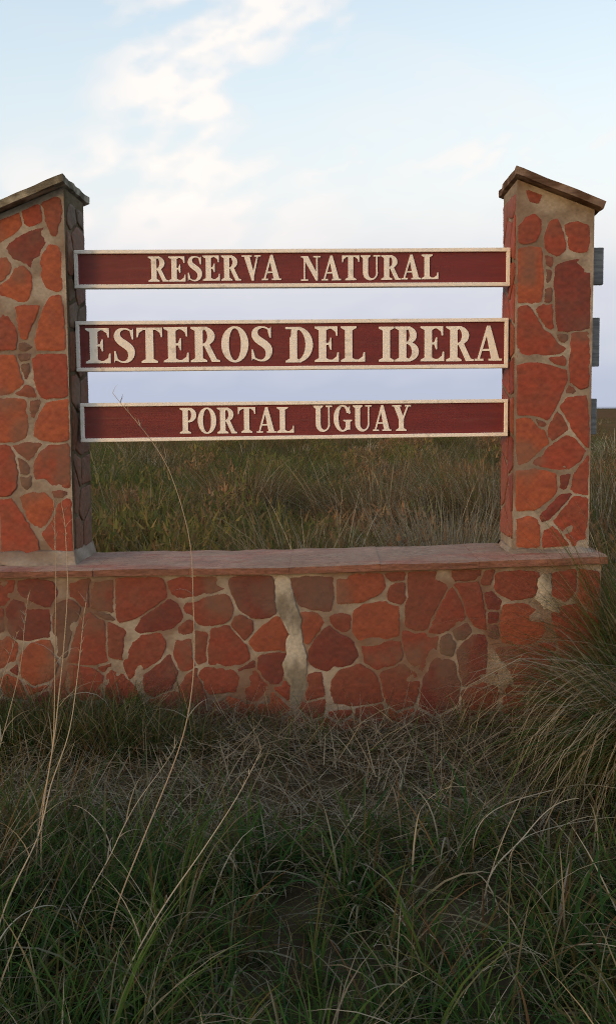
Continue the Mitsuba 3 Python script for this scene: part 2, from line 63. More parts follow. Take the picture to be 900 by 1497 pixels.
WALL_DATA = [('r',[(np.float64(-1.753),np.float64(0.73)),(np.float64(-1.707),np.float64(0.723)),(np.float64(-1.648),np.float64(0.729)),(np.float64(-1.655),np.float64(0.694)),(np.float64(-1.686),np.float64(0.635)),(np.float64(-1.757),np.float64(0.617))]),('d',[(np.float64(-1.595),np.float64(0.729)),(np.float64(-1.53),np.float64(0.74)),(np.float64(-1.442),np.float64(0.722)),(np.float64(-1.426),np.float64(0.681)),(np.float64(-1.457),np.float64(0.634)),(np.float64(-1.475),np.float64(0.608)),(np.float64(-1.533),np.float64(0.634)),(np.float64(-1.603),np.float64(0.664))]),('d',[(np.float64(-1.657),np.float64(0.617)),(np.float64(-1.621),np.float64(0.634)),(np.float64(-1.545),np.float64(0.622)),(np.float64(-1.47),np.float64(0.592)),(np.float64(-1.46),np.float64(0.527)),(np.float64(-1.474),np.float64(0.456)),(np.float64(-1.563),np.float64(0.45)),(np.float64(-1.645),np.float64(0.462)),(np.float64(-1.673),np.float64(0.516))]),('b',[(np.float64(-1.759),np.float64(0.576)),(np.float64(-1.711),np.float64(0.587)),(np.float64(-1.699),np.float64(0.528)),(np.float64(-1.71),np.float64(0.457)),(np.float64(-1.764),np.float64(0.445))]),('o',[(np.float64(-1.741),np.float64(0.421)),(np.float64(-1.669),np.float64(0.445)),(np.float64(-1.641),np.float64(0.409)),(np.float64(-1.655),np.float64(0.337)),(np.float64(-1.723),np.float64(0.277)),(np.float64(-1.77),np.float64(0.277))]),('o',[(np.float64(-1.54),np.float64(0.414)),(np.float64(-1.481),np.float64(0.438)),(np.float64(-1.435),np.float64(0.396)),(np.float64(-1.438),np.float64(0.301)),(np.float64(-1.463),np.float64(0.241)),(np.float64(-1.547),np.float64(0.217)),(np.float64(-1.593),np.float64(0.253)),(np.float64(-1.596),np.float64(0.349))]),('b',[(np.float64(-1.331),np.float64(0.716)),(np.float64(-1.254),np.float64(0.739)),(np.float64(-1.254),np.float64(0.621)),(np.float64(-1.298),np.float64(0.633)),(np.float64(-1.332),np.float64(0.669))]),('b',[(np.float64(-1.235),np.float64(0.716)),(np.float64(-1.132),np.float64(0.727)),(np.float64(-1.133),np.float64(0.574)),(np.float64(-1.205),np.float64(0.597)),(np.float64(-1.238),np.float64(0.615))]),('r',[(np.float64(-1.102),np.float64(0.739)),(np.float64(-0.979),np.float64(0.75)),(np.float64(-0.88),np.float64(0.738)),(np.float64(-0.864),np.float64(0.661)),(np.float64(-0.936),np.float64(0.614)),(np.float64(-1.019),np.float64(0.561)),(np.float64(-1.089),np.float64(0.544)),(np.float64(-1.11),np.float64(0.573))]),('g',[(np.float64(-1.41),np.float64(0.616)),(np.float64(-1.327),np.float64(0.639)),(np.float64(-1.311),np.float64(0.598)),(np.float64(-1.343),np.float64(0.503)),(np.float64(-1.37),np.float64(0.408)),(np.float64(-1.377),np.float64(0.36)),(np.float64(-1.43),np.float64(0.36)),(np.float64(-1.43),np.float64(0.563))]),('r',[(np.float64(-1.29),np.float64(0.527)),(np.float64(-1.242),np.float64(0.562)),(np.float64(-1.178),np.float64(0.526)),(np.float64(-1.173),np.float64(0.419)),(np.float64(-1.179),np.float64(0.336)),(np.float64(-1.272),np.float64(0.312)),(np.float64(-1.354),np.float64(0.336)),(np.float64(-1.34),np.float64(0.408))]),('b',[(np.float64(-1.155),np.float64(0.514)),(np.float64(-1.08),np.float64(0.473)),(np.float64(-1.081),np.float64(0.407)),(np.float64(-1.094),np.float64(0.348)),(np.float64(-1.155),np.float64(0.36))]),('d',[(np.float64(-0.997),np.float64(0.49)),(np.float64(-0.96),np.float64(0.549)),(np.float64(-0.842),np.float64(0.632)),(np.float64(-0.807),np.float64(0.608)),(np.float64(-0.785),np.float64(0.549)),(np.float64(-0.797),np.float64(0.519)),(np.float64(-0.891),np.float64(0.496)),(np.float64(-0.985),np.float64(0.481))]),('r',[(np.float64(-1.057),np.float64(0.443)),(np.float64(-0.898),np.float64(0.46)),(np.float64(-0.876),np.float64(0.407)),(np.float64(-0.906),np.float64(0.341)),(np.float64(-0.99),np.float64(0.294)),(np.float64(-1.05),np.float64(0.252)),(np.float64(-1.068),np.float64(0.348))]),('d',[(np.float64(-0.961),np.float64(0.24)),(np.float64(-0.896),np.float64(0.293)),(np.float64(-0.848),np.float64(0.335)),(np.float64(-0.82),np.float64(0.263)),(np.float64(-0.851),np.float64(0.192)),(np.float64(-0.922),np.float64(0.144)),(np.float64(-0.963),np.float64(0.18))]),('r',[(np.float64(-0.793),np.float64(0.418)),(np.float64(-0.74),np.float64(0.436)),(np.float64(-0.731),np.float64(0.394)),(np.float64(-0.733),np.float64(0.287)),(np.float64(-0.778),np.float64(0.293)),(np.float64(-0.806),np.float64(0.359))]),('r',[(np.float64(-1.163),np.float64(0.216)),(np.float64(-1.144),np.float64(0.258)),(np.float64(-1.085),np.float64(0.24)),(np.float64(-1.039),np.float64(0.18)),(np.float64(-1.017),np.float64(0.132)),(np.float64(-1.1),np.float64(0.12)),(np.float64(-1.172),np.float64(0.156))]),('b',[(np.float64(-0.947),np.float64(0.108)),(np.float64(-0.875),np.float64(0.144)),(np.float64(-0.804),np.float64(0.144)),(np.float64(-0.818),np.float64(0.048)),(np.float64(-0.901),np.float64(0.036))]),('r',[(np.float64(-1.355),np.float64(0.288)),(np.float64(-1.273),np.float64(0.288)),(np.float64(-1.203),np.float64(0.24)),(np.float64(-1.194),np.float64(0.144)),(np.float64(-1.277),np.float64(0.132)),(np.float64(-1.37),np.float64(0.181))]),('b',[(np.float64(-1.434),np.float64(0.217)),(np.float64(-1.38),np.float64(0.253)),(np.float64(-1.384),np.float64(0.133)),(np.float64(-1.444),np.float64(0.109))]),('g',[(np.float64(-1.218),np.float64(0.583)),(np.float64(-1.147),np.float64(0.571)),(np.float64(-1.136),np.float64(0.552)),(np.float64(-1.172),np.float64(0.548)),(np.float64(-1.206),np.float64(0.562))]),('b',[(np.float64(-0.72),np.float64(0.275)),(np.float64(-0.674),np.float64(0.203)),(np.float64(-0.676),np.float64(0.107)),(np.float64(-0.782),np.float64(0.096)),(np.float64(-0.78),np.float64(0.18))]),('b',[(np.float64(-0.786),np.float64(0.507)),(np.float64(-0.733),np.float64(0.525)),(np.float64(-0.73),np.float64(0.46)),(np.float64(-0.775),np.float64(0.448))]),('r',[(np.float64(-0.828),np.float64(0.726)),(np.float64(-0.763),np.float64(0.749)),(np.float64(-0.653),np.float64(0.757)),(np.float64(-0.56),np.float64(0.748)),(np.float64(-0.564),np.float64(0.715)),(np.float64(-0.642),np.float64(0.68)),(np.float64(-0.765),np.float64(0.653)),(np.float64(-0.811),np.float64(0.685))]),('r',[(np.float64(-0.771),np.float64(0.637)),(np.float64(-0.654),np.float64(0.652)),(np.float64(-0.549),np.float64(0.652)),(np.float64(-0.527),np.float64(0.595)),(np.float64(-0.539),np.float64(0.55)),(np.float64(-0.598),np.float64(0.524)),(np.float64(-0.668),np.float64(0.527)),(np.float64(-0.726),np.float64(0.56)),(np.float64(-0.751),np.float64(0.596))]),('d',[(np.float64(-0.531),np.float64(0.736)),(np.float64(-0.443),np.float64(0.759)),(np.float64(-0.327),np.float64(0.757)),(np.float64(-0.302),np.float64(0.7)),(np.float64(-0.303),np.float64(0.588)),(np.float64(-0.341),np.float64(0.564)),(np.float64(-0.423),np.float64(0.562)),(np.float64(-0.463),np.float64(0.595)),(np.float64(-0.502),np.float64(0.677))]),('b',[(np.float64(-0.505),np.float64(0.536)),(np.float64(-0.458),np.float64(0.55)),(np.float64(-0.429),np.float64(0.526)),(np.float64(-0.429),np.float64(0.479)),(np.float64(-0.453),np.float64(0.447)),(np.float64(-0.484),np.float64(0.477)),(np.float64(-0.507),np.float64(0.506))]),('r',[(np.float64(-0.61),np.float64(0.483)),(np.float64(-0.54),np.float64(0.491)),(np.float64(-0.506),np.float64(0.455)),(np.float64(-0.462),np.float64(0.394)),(np.float64(-0.449),np.float64(0.34)),(np.float64(-0.52),np.float64(0.301)),(np.float64(-0.625),np.float64(0.307)),(np.float64(-0.638),np.float64(0.37))]),('o',[(np.float64(-0.422),np.float64(0.429)),(np.float64(-0.342),np.float64(0.5)),(np.float64(-0.289),np.float64(0.538)),(np.float64(-0.258),np.float64(0.517)),(np.float64(-0.251),np.float64(0.446)),(np.float64(-0.249),np.float64(0.387)),(np.float64(-0.343),np.float64(0.384)),(np.float64(-0.395),np.float64(0.393))]),('d',[(np.float64(-0.373),np.float64(0.334)),(np.float64(-0.32),np.float64(0.364)),(np.float64(-0.261),np.float64(0.357)),(np.float64(-0.262),np.float64(0.286)),(np.float64(-0.292),np.float64(0.221)),(np.float64(-0.357),np.float64(0.221)),(np.float64(-0.374),np.float64(0.274))]),('r',[(np.float64(-0.697),np.float64(0.251)),(np.float64(-0.625),np.float64(0.287)),(np.float64(-0.532),np.float64(0.275)),(np.float64(-0.503),np.float64(0.227)),(np.float64(-0.521),np.float64(0.179)),(np.float64(-0.639),np.float64(0.167)),(np.float64(-0.697),np.float64(0.197))]),('b',[(np.float64(-0.71),np.float64(0.466)),(np.float64(-0.658),np.float64(0.456)),(np.float64(-0.66),np.float64(0.337)),(np.float64(-0.695),np.float64(0.325)),(np.float64(-0.712),np.float64(0.347))]),('b',[(np.float64(-0.444),np.float64(0.251)),(np.float64(-0.391),np.float64(0.257)),(np.float64(-0.351),np.float64(0.203)),(np.float64(-0.358),np.float64(0.131)),(np.float64(-0.44),np.float64(0.131))]),('d',[(np.float64(-0.209),np.float64(0.735)),(np.float64(-0.142),np.float64(0.744)),(np.float64(-0.016),np.float64(0.738)),(np.float64(-0.015),np.float64(0.664)),(np.float64(-0.027),np.float64(0.599)),(np.float64(-0.096),np.float64(0.603)),(np.float64(-0.163),np.float64(0.623)),(np.float64(-0.191),np.float64(0.676))]),('o',[(np.float64(-0.155),np.float64(0.558)),(np.float64(-0.097),np.float64(0.561)),(np.float64(-0.071),np.float64(0.523)),(np.float64(-0.097),np.float64(0.478)),(np.float64(-0.135),np.float64(0.434)),(np.float64(-0.153),np.float64(0.488))]),('d',[(np.float64(-0.112),np.float64(0.381)),(np.float64(-0.074),np.float64(0.44)),(np.float64(-0.027),np.float64(0.487)),(np.float64(0.031),np.float64(0.454)),(np.float64(0.086),np.float64(0.41)),(np.float64(0.106),np.float64(0.357)),(np.float64(0.074),np.float64(0.312)),(np.float64(-0.017),np.float64(0.288)),(np.float64(-0.087),np.float64(0.295)),(np.float64(-0.117),np.float64(0.333))]),('o',[(np.float64(0.026),np.float64(0.732)),(np.float64(0.113),np.float64(0.757)),(np.float64(0.235),np.float64(0.757)),(np.float64(0.246),np.float64(0.71)),(np.float64(0.215),np.float64(0.677)),(np.float64(0.136),np.float64(0.642)),(np.float64(0.032),np.float64(0.638))]),('b',[(np.float64(-0.001),np.float64(0.544)),(np.float64(0.043),np.float64(0.555)),(np.float64(0.072),np.float64(0.544)),(np.float64(0.072),np.float64(0.501)),(np.float64(0.043),np.float64(0.48)),(np.float64(0.012),np.float64(0.505))]),('o',[(np.float64(0.113),np.float64(0.569)),(np.float64(0.159),np.float64(0.602)),(np.float64(0.263),np.float64(0.613)),(np.float64(0.313),np.float64(0.596)),(np.float64(0.313),np.float64(0.467)),(np.float64(0.263),np.float64(0.453)),(np.float64(0.135),np.float64(0.449)),(np.float64(0.103),np.float64(0.499))]),('r',[(np.float64(0.156),np.float64(0.392)),(np.float64(0.205),np.float64(0.41)),(np.float64(0.281),np.float64(0.409)),(np.float64(0.327),np.float64(0.406)),(np.float64(0.335),np.float64(0.356)),(np.float64(0.31),np.float64(0.306)),(np.float64(0.228),np.float64(0.293)),(np.float64(0.172),np.float64(0.321))]),('b',[(np.float64(0.0),np.float64(0.214)),(np.float64(0.036),np.float64(0.268)),(np.float64(0.135),np.float64(0.291)),(np.float64(0.179),np.float64(0.264)),(np.float64(0.222),np.float64(0.202)),(np.float64(0.245),np.float64(0.13)),(np.float64(0.111),np.float64(0.106)),(np.float64(-0.012),np.float64(0.095))]),('b',[(np.float64(-0.146),np.float64(0.238)),(np.float64(-0.081),np.float64(0.248)),(np.float64(-0.064),np.float64(0.154)),(np.float64(-0.129),np.float64(0.137))]),('b',[(np.float64(0.285),np.float64(0.763)),(np.float64(0.317),np.float64(0.776)),(np.float64(0.359),np.float64(0.768)),(np.float64(0.354),np.float64(0.746)),(np.float64(0.302),np.float64(0.747))]),('b',[(np.float64(0.291),np.float64(0.683)),(np.float64(0.324),np.float64(0.72)),(np.float64(0.354),np.float64(0.72)),(np.float64(0.357),np.float64(0.646)),(np.float64(0.331),np.float64(0.63)),(np.float64(0.289),np.float64(0.636))]),('b',[(np.float64(0.379),np.float64(0.769)),(np.float64(0.474),np.float64(0.774)),(np.float64(0.57),np.float64(0.767)),(np.float64(0.563),np.float64(0.708)),(np.float64(0.521),np.float64(0.618)),(np.float64(0.466),np.float64(0.499)),(np.float64(0.423),np.float64(0.485)),(np.float64(0.379),np.float64(0.512))]),('r',[(np.float64(0.497),np.float64(0.498)),(np.float64(0.538),np.float64(0.589)),(np.float64(0.599),np.float64(0.682)),(np.float64(0.636),np.float64(0.626)),(np.float64(0.648),np.float64(0.551)),(np.float64(0.617),np.float64(0.519)),(np.float64(0.534),np.float64(0.48)),(np.float64(0.493),np.float64(0.48))]),('b',[(np.float64(0.611),np.float64(0.773)),(np.float64(0.729),np.float64(0.774)),(np.float64(0.694),np.float64(0.748)),(np.float64(0.621),np.float64(0.751))]),('r',[(np.float64(0.629),np.float64(0.708)),(np.float64(0.713),np.float64(0.717)),(np.float64(0.74),np.float64(0.655)),(np.float64(0.76),np.float64(0.562)),(np.float64(0.767),np.float64(0.498)),(np.float64(0.727),np.float64(0.511)),(np.float64(0.687),np.float64(0.575)),(np.float64(0.66),np.float64(0.642))]),('b',[(np.float64(0.768),np.float64(0.767)),(np.float64(0.791),np.float64(0.771)),(np.float64(0.78),np.float64(0.731)),(np.float64(0.762),np.float64(0.731))]),('d',[(np.float64(0.773),np.float64(0.657)),(np.float64(0.801),np.float64(0.664)),(np.float64(0.834),np.float64(0.621)),(np.float64(0.825),np.float64(0.599)),(np.float64(0.785),np.float64(0.604))]),('d',[(np.float64(0.783),np.float64(0.559)),(np.float64(0.826),np.float64(0.561)),(np.float64(0.819),np.float64(0.524)),(np.float64(0.789),np.float64(0.524))]),('g',[(np.float64(0.792),np.float64(0.499)),(np.float64(0.816),np.float64(0.499)),(np.float64(0.816),np.float64(0.457)),(np.float64(0.793),np.float64(0.464))]),('r',[(np.float64(0.829),np.float64(0.758)),(np.float64(0.931),np.float64(0.77)),(np.float64(1.019),np.float64(0.763)),(np.float64(1.025),np.float64(0.707)),(np.float64(0.997),np.float64(0.664)),(np.float64(0.906),np.float64(0.651)),(np.float64(0.83),np.float64(0.681))]),('r',[(np.float64(1.109),np.float64(0.756)),(np.float64(1.207),np.float64(0.772)),(np.float64(1.214),np.float64(0.693)),(np.float64(1.166),np.float64(0.645)),(np.float64(1.118),np.float64(0.669))]),('o',[(np.float64(1.251),np.float64(0.772)),(np.float64(1.331),np.float64(0.762)),(np.float64(1.364),np.float64(0.666)),(np.float64(1.365),np.float64(0.586)),(np.float64(1.297),np.float64(0.593)),(np.float64(1.247),np.float64(0.653))]),('o',[(np.float64(0.867),np.float64(0.598)),(np.float64(0.958),np.float64(0.603)),(np.float64(1.035),np.float64(0.558)),(np.float64(1.058),np.float64(0.467)),(np.float64(0.987),np.float64(0.417)),(np.float64(0.869),np.float64(0.431)),(np.float64(0.852),np.float64(0.508))]),('r',[(np.float64(0.363),np.float64(0.46)),(np.float64(0.436),np.float64(0.459)),(np.float64(0.512),np.float64(0.44)),(np.float64(0.504),np.float64(0.365)),(np.float64(0.449),np.float64(0.284)),(np.float64(0.404),np.float64(0.311)),(np.float64(0.365),np.float64(0.389))]),('g',[(np.float64(0.557),np.float64(0.429)),(np.float64(0.587),np.float64(0.446)),(np.float64(0.601),np.float64(0.409)),(np.float64(0.591),np.float64(0.364)),(np.float64(0.557),np.float64(0.371))]),('g',[(np.float64(0.616),np.float64(0.475)),(np.float64(0.669),np.float64(0.498)),(np.float64(0.682),np.float64(0.475)),(np.float64(0.646),np.float64(0.445)),(np.float64(0.616),np.float64(0.451))]),('d',[(np.float64(0.491),np.float64(0.306)),(np.float64(0.524),np.float64(0.331)),(np.float64(0.605),np.float64(0.304)),(np.float64(0.624),np.float64(0.214)),(np.float64(0.619),np.float64(0.106)),(np.float64(0.516),np.float64(0.052)),(np.float64(0.452),np.float64(0.092)),(np.float64(0.467),np.float64(0.214))]),('b',[(np.float64(0.251),np.float64(0.266)),(np.float64(0.328),np.float64(0.298)),(np.float64(0.394),np.float64(0.272)),(np.float64(0.426),np.float64(0.201)),(np.float64(0.394),np.float64(0.106)),(np.float64(0.317),np.float64(0.086)),(np.float64(0.251),np.float64(0.14))]),('d',[(np.float64(0.644),np.float64(0.375)),(np.float64(0.711),np.float64(0.444)),(np.float64(0.755),np.float64(0.438)),(np.float64(0.761),np.float64(0.348)),(np.float64(0.755),np.float64(0.24)),(np.float64(0.674),np.float64(0.203)),(np.float64(0.643),np.float64(0.254))]),('b',[(np.float64(0.661),np.float64(0.153)),(np.float64(0.753),np.float64(0.207)),(np.float64(0.832),np.float64(0.186)),(np.float64(0.806),np.float64(0.078)),(np.float64(0.675),np.float64(0.051))]),('b',[(np.float64(0.843),np.float64(0.374)),(np.float64(0.987),np.float64(0.387)),(np.float64(1.092),np.float64(0.347)),(np.float64(1.068),np.float64(0.213)),(np.float64(0.91),np.float64(0.213))]),('r',[(np.float64(1.115),np.float64(0.574)),(np.float64(1.232),np.float64(0.6)),(np.float64(1.337),np.float64(0.533)),(np.float64(1.353),np.float64(0.373)),(np.float64(1.171),np.float64(0.347))])]
PATCH_DATA = [('m',[(np.float64(-0.29),np.float64(0.761)),(np.float64(-0.228),np.float64(0.768)),(np.float64(-0.212),np.float64(0.688)),(np.float64(-0.183),np.float64(0.594)),(np.float64(-0.167),np.float64(0.488)),(np.float64(-0.15),np.float64(0.393)),(np.float64(-0.128),np.float64(0.298)),(np.float64(-0.136),np.float64(0.214)),(np.float64(-0.164),np.float64(0.143)),(np.float64(-0.182),np.float64(0.083)),(np.float64(-0.229),np.float64(0.083)),(np.float64(-0.216),np.float64(0.191)),(np.float64(-0.253),np.float64(0.238)),(np.float64(-0.26),np.float64(0.31)),(np.float64(-0.238),np.float64(0.381)),(np.float64(-0.239),np.float64(0.476)),(np.float64(-0.25),np.float64(0.547)),(np.float64(-0.294),np.float64(0.594)),(np.float64(-0.297),np.float64(0.677))]),('m',[(np.float64(1.045),np.float64(0.773)),(np.float64(1.099),np.float64(0.775)),(np.float64(1.108),np.float64(0.653)),(np.float64(1.155),np.float64(0.56)),(np.float64(1.063),np.float64(0.594)),(np.float64(1.003),np.float64(0.654)),(np.float64(1.036),np.float64(0.693))])]
STALKS_DATA = [[(-0.931,-2.7,0.189),(-0.893,-2.62,0.291),(-0.854,-2.54,0.389),(-0.842,-2.46,0.493),(-0.818,-2.38,0.592),(-0.797,-2.3,0.762),(-0.795,-2.22,0.896),(-0.796,-2.14,0.99)],[(-0.964,-2.2,0.204),(-0.959,-2.12,0.334),(-0.949,-2.04,0.459),(-0.957,-1.96,0.673),(-0.962,-1.88,1.04),(-0.981,-1.8,1.174),(-1.006,-1.72,1.286)],[(-0.93,-2.2,0.376),(-0.919,-2.12,0.532),(-0.917,-2.04,0.694),(-0.91,-1.96,0.911),(-0.921,-1.88,1.052),(-0.944,-1.8,1.174),(-0.977,-1.72,1.264)],[(-1.173,-1.9,0.437),(-1.144,-1.82,0.587),(-1.13,-1.74,0.725),(-1.144,-1.66,0.802),(-1.153,-1.58,0.898)],[(-1.276,-1.6,0.5),(-1.274,-1.52,0.585),(-1.266,-1.44,0.661),(-1.264,-1.36,0.72)],[(-0.638,-2.55,0.156),(-0.579,-2.47,0.308),(-0.55,-2.39,0.382),(-0.519,-2.31,0.461),(-0.469,-2.23,0.611),(-0.453,-2.15,0.767),(-0.458,-2.07,0.931),(-0.475,-1.99,1.101),(-0.506,-1.91,1.231),(-0.551,-1.83,1.343),(-0.617,-1.75,1.459),(-0.707,-1.67,1.561),(-0.808,-1.59,1.668)],[(-0.74,-2.5,0.153),(-0.672,-2.42,0.276),(-0.611,-2.34,0.395),(-0.548,-2.26,0.476),(-0.504,-2.18,0.539)],[(-0.56,-2.85,0.106),(-0.46,-2.77,0.274),(-0.347,-2.69,0.422),(-0.205,-2.61,0.651)],[(-0.899,-2.8,0.197),(-0.866,-2.72,0.219),(-0.822,-2.64,0.21),(-0.805,-2.56,0.165)],[(-0.726,-2.2,0.182),(-0.758,-2.12,0.206),(-0.821,-2.04,0.24),(-0.906,-1.96,0.245)],[(0.527,-1.9,0.179),(0.636,-1.82,0.206),(0.773,-1.74,0.214),(0.865,-1.66,0.205),(1.063,-1.58,0.168)],[(0.519,-2.15,0.105),(0.606,-2.07,0.152),(0.7,-1.99,0.215),(0.845,-1.91,0.252)],[(0.629,-2.0,0.135),(0.738,-1.92,0.146),(0.839,-1.84,0.136),(1.017,-1.76,0.125)]]

# ------------------------------------------------------------------ helpers


def key_for(name):
    if name not in scene and name not in labels:
        return name
    i = 1
    while f'{name}_{i:03d}' in scene or f'{name}_{i:03d}' in labels:
        i += 1
    return f'{name}_{i:03d}'


def part(parent, name, mesh, bsdf, smooth=False, label=None, **kw):
    k = key_for(f'{parent}__{name}')
    scene[k] = mikit.ply(mesh, bsdf, smooth, **kw)
    if label:
        labels[k] = {'label': label}
    return k


def thing(name, label, cat, group=None):
    k = key_for(name)
    labels[k] = {'label': label, 'category': cat}
    if group:
        labels[k]['group'] = group
    return k


def box(x0, x1, y0, y1, z0, z1, bevel=0.0):
    """A box with chamfered edges."""
    c = np.array([(x0 + x1) / 2, (y0 + y1) / 2, (z0 + z1) / 2])
    h = np.array([(x1 - x0) / 2, (y1 - y0) / 2, (z1 - z0) / 2])
    if bevel <= 0:
        m = trimesh.creation.box(extents=2 * h)
        m.apply_translation(c)
        return m
    b = bevel
    pts = []
    for s in np.ndindex(2, 2, 2):
        s = np.array(s) * 2 - 1
        for k in range(3):
            p = s * (h - b)
            p[k] = s[k] * h[k]
            pts.append(p)
    m = trimesh.convex.convex_hull(np.array(pts))
    m.apply_translation(c)
    return m


def rough_grid(x0, x1, z0, z1, step, amp, seed, freq=9.0):
    """A sheet in the xz plane (facing -y) displaced by noise: trowelled mortar."""
    nx, nz = max(2, int((x1 - x0) / step) + 1), max(2, int((z1 - z0) / step) + 1)
    X, Z = np.meshgrid(np.linspace(x0, x1, nx), np.linspace(z0, z1, nz))
    p = np.stack([X, X * 0, Z], -1)
    dy = amp * (meshkit.fbm(p * freq + seed, 3, seed) - 0.5) * 2
    edge = np.minimum(np.minimum(X - x0, x1 - X), np.minimum(Z - z0, z1 - Z))
    dy = dy * np.clip(edge / 0.02, 0, 1)
    v = np.stack([X, dy, Z], -1).reshape(-1, 3)
    i = np.arange((nz - 1) * nx).reshape(nz - 1, nx)[:, :-1].ravel()
    f = np.vstack([np.stack([i, i + 1, i + nx + 1], 1), np.stack([i, i + nx + 1, i + nx], 1)])
    return trimesh.Trimesh(v, f, process=False)


# ------------------------------------------------------------------ materials
def rgb(*c):
    return {'type': 'rgb', 'value': list(c)}


def stone_bsdf(base, alt, dirt=0.5):
    def col(p, n, uv):
        a = mikit.fbm(p.x * 14, p.y * 14, p.z * 14, 4)
        b = mikit.fbm(p.x * 60 + 9, p.y * 60, p.z * 60, 3)
        c = mikit.mix(base, alt, mikit.smoothstep(0.35, 0.72, a))
        c = c * (0.62 + 0.76 * b)
        d = mikit.fbm(p.x * 5 + 40, p.y * 5, p.z * 3, 4)
        return mikit.mix(c, mi.Color3f(0.115, 0.088, 0.064), dirt * mikit.smoothstep(0.52, 0.72, d))

    def bump(p, n, uv):
        return mikit.fbm(p.x * 45, p.y * 45, p.z * 45, 3) * 0.004
    return {'type': 'bumpmap', 'arbitrary': mikit.proc(bump), 'scale': 1.0,
            'bsdf': {'type': 'principled', 'base_color': mikit.proc(col), 'roughness': 0.72, 'specular': 0.35}}


STONES = {
    'o': ((0.285, 0.072, 0.032), (0.245, 0.060, 0.030)),
    'r': ((0.240, 0.048, 0.026), (0.205, 0.052, 0.030)),
    'd': ((0.165, 0.032, 0.023), (0.140, 0.036, 0.026)),
    'b': ((0.185, 0.054, 0.032), (0.205, 0.050, 0.029)),
    'g': ((0.130, 0.068, 0.048), (0.165, 0.056, 0.038)),
}
for t, c in list(STONES.items()):      # the low wall's stones: duller and browner, its shade painted into the colour
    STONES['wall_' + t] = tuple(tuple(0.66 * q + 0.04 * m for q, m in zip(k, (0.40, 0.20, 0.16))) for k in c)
STONES['mossy'] = ((0.125, 0.062, 0.034), (0.150, 0.058, 0.032))  # left inner side: moss brown, darkened in the colour for its shade
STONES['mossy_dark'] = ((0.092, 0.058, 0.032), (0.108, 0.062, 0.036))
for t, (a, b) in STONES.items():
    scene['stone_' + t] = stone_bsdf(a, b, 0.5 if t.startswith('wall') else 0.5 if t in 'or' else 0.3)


def mortar_col(p, n, uv):
    a = mikit.fbm(p.x * 9, p.y * 9, p.z * 9, 4)
    b = mikit.fbm(p.x * 90, p.y * 90, p.z * 90, 2)
    c = mikit.mix(mi.Color3f(0.225, 0.178, 0.142), mi.Color3f(0.345, 0.295, 0.245), mikit.smoothstep(0.3, 0.7, a)) * (0.8 + 0.4 * b)
    d = mikit.fbm(p.x * 3.3 + 5, p.y * 3.3, p.z * 2 + 11, 3)
    return mikit.mix(c, mi.Color3f(0.150, 0.095, 0.068), 0.6 * mikit.smoothstep(0.48, 0.7, d))


def mortar_bump(p, n, uv):
    return mikit.fbm(p.x * 70, p.y * 70, p.z * 70, 3) * 0.005


scene['mortar'] = {'type': 'bumpmap', 'arbitrary': mikit.proc(mortar_bump), 'scale': 1.0,
                   'bsdf': {'type': 'diffuse', 'reflectance': mikit.proc(mortar_col)}}


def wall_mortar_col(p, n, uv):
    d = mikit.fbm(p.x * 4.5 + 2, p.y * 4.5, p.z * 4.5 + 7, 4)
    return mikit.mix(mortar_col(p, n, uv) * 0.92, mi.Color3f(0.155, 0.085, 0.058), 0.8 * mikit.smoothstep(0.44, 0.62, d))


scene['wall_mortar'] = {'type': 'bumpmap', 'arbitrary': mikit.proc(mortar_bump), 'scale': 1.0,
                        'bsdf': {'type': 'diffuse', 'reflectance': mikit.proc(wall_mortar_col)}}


def pale_col(p, n, uv):
    a = mikit.fbm(p.x * 13, p.y * 13, p.z * 5, 4)
    b = mikit.fbm(p.x * 80, p.y * 80, p.z * 80, 2)
    return mikit.mix(mi.Color3f(0.17, 0.15, 0.12), mi.Color3f(0.40, 0.365, 0.31), mikit.smoothstep(0.3, 0.66, a)) * (0.8 + 0.4 * b)


scene['pale_mortar'] = {'type': 'bumpmap', 'arbitrary': mikit.proc(mortar_bump), 'scale': 1.0,
                        'bsdf': {'type': 'diffuse', 'reflectance': mikit.proc(pale_col)}}


def mossy_shade_col(p, n, uv):
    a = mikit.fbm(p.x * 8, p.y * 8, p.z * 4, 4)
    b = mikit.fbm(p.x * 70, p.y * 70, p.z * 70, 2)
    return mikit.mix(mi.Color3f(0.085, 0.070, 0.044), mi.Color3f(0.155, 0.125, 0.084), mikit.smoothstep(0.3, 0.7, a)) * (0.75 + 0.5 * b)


scene['mossy_shade_mortar'] = {'type': 'diffuse', 'reflectance': mikit.proc(mossy_shade_col)}  # moss-toned joints, with the shade of that inner side painted in


def coping_col(p, n, uv):
    a = mikit.fbm(p.x * 5, p.y * 16, p.z * 30, 4)
    b = mikit.fbm(p.x * 50 + 3, p.y * 90, p.z * 90, 3)
    g = mikit.fbm(p.x * 1.6 + 20, p.y * 3, p.z * 3, 2)
    c = mikit.mix(mi.Color3f(0.255, 0.112, 0.082), mi.Color3f(0.285, 0.180, 0.137), mikit.smoothstep(0.35, 0.65, a))
    c = mikit.mix(c, mi.Color3f(0.19, 0.145, 0.108), 0.6 * mikit.smoothstep(0.42, 0.62, g))
    c = mikit.mix(mi.Color3f(0.185, 0.085, 0.060) * (0.55 + 0.9 * a), c, mikit.smoothstep(0.25, 0.75, n.z))   # split edges are redder than the weathered top
    return c * (0.55 + 0.9 * b)


def coping_bump(p, n, uv):
    return mikit.fbm(p.x * 14, p.y * 50, p.z * 60, 4) * 0.008


scene['coping'] = {'type': 'bumpmap', 'arbitrary': mikit.proc(coping_bump), 'scale': 1.0,
                   'bsdf': {'type': 'principled', 'base_color': mikit.proc(coping_col), 'roughness': 0.8, 'specular': 0.3}}


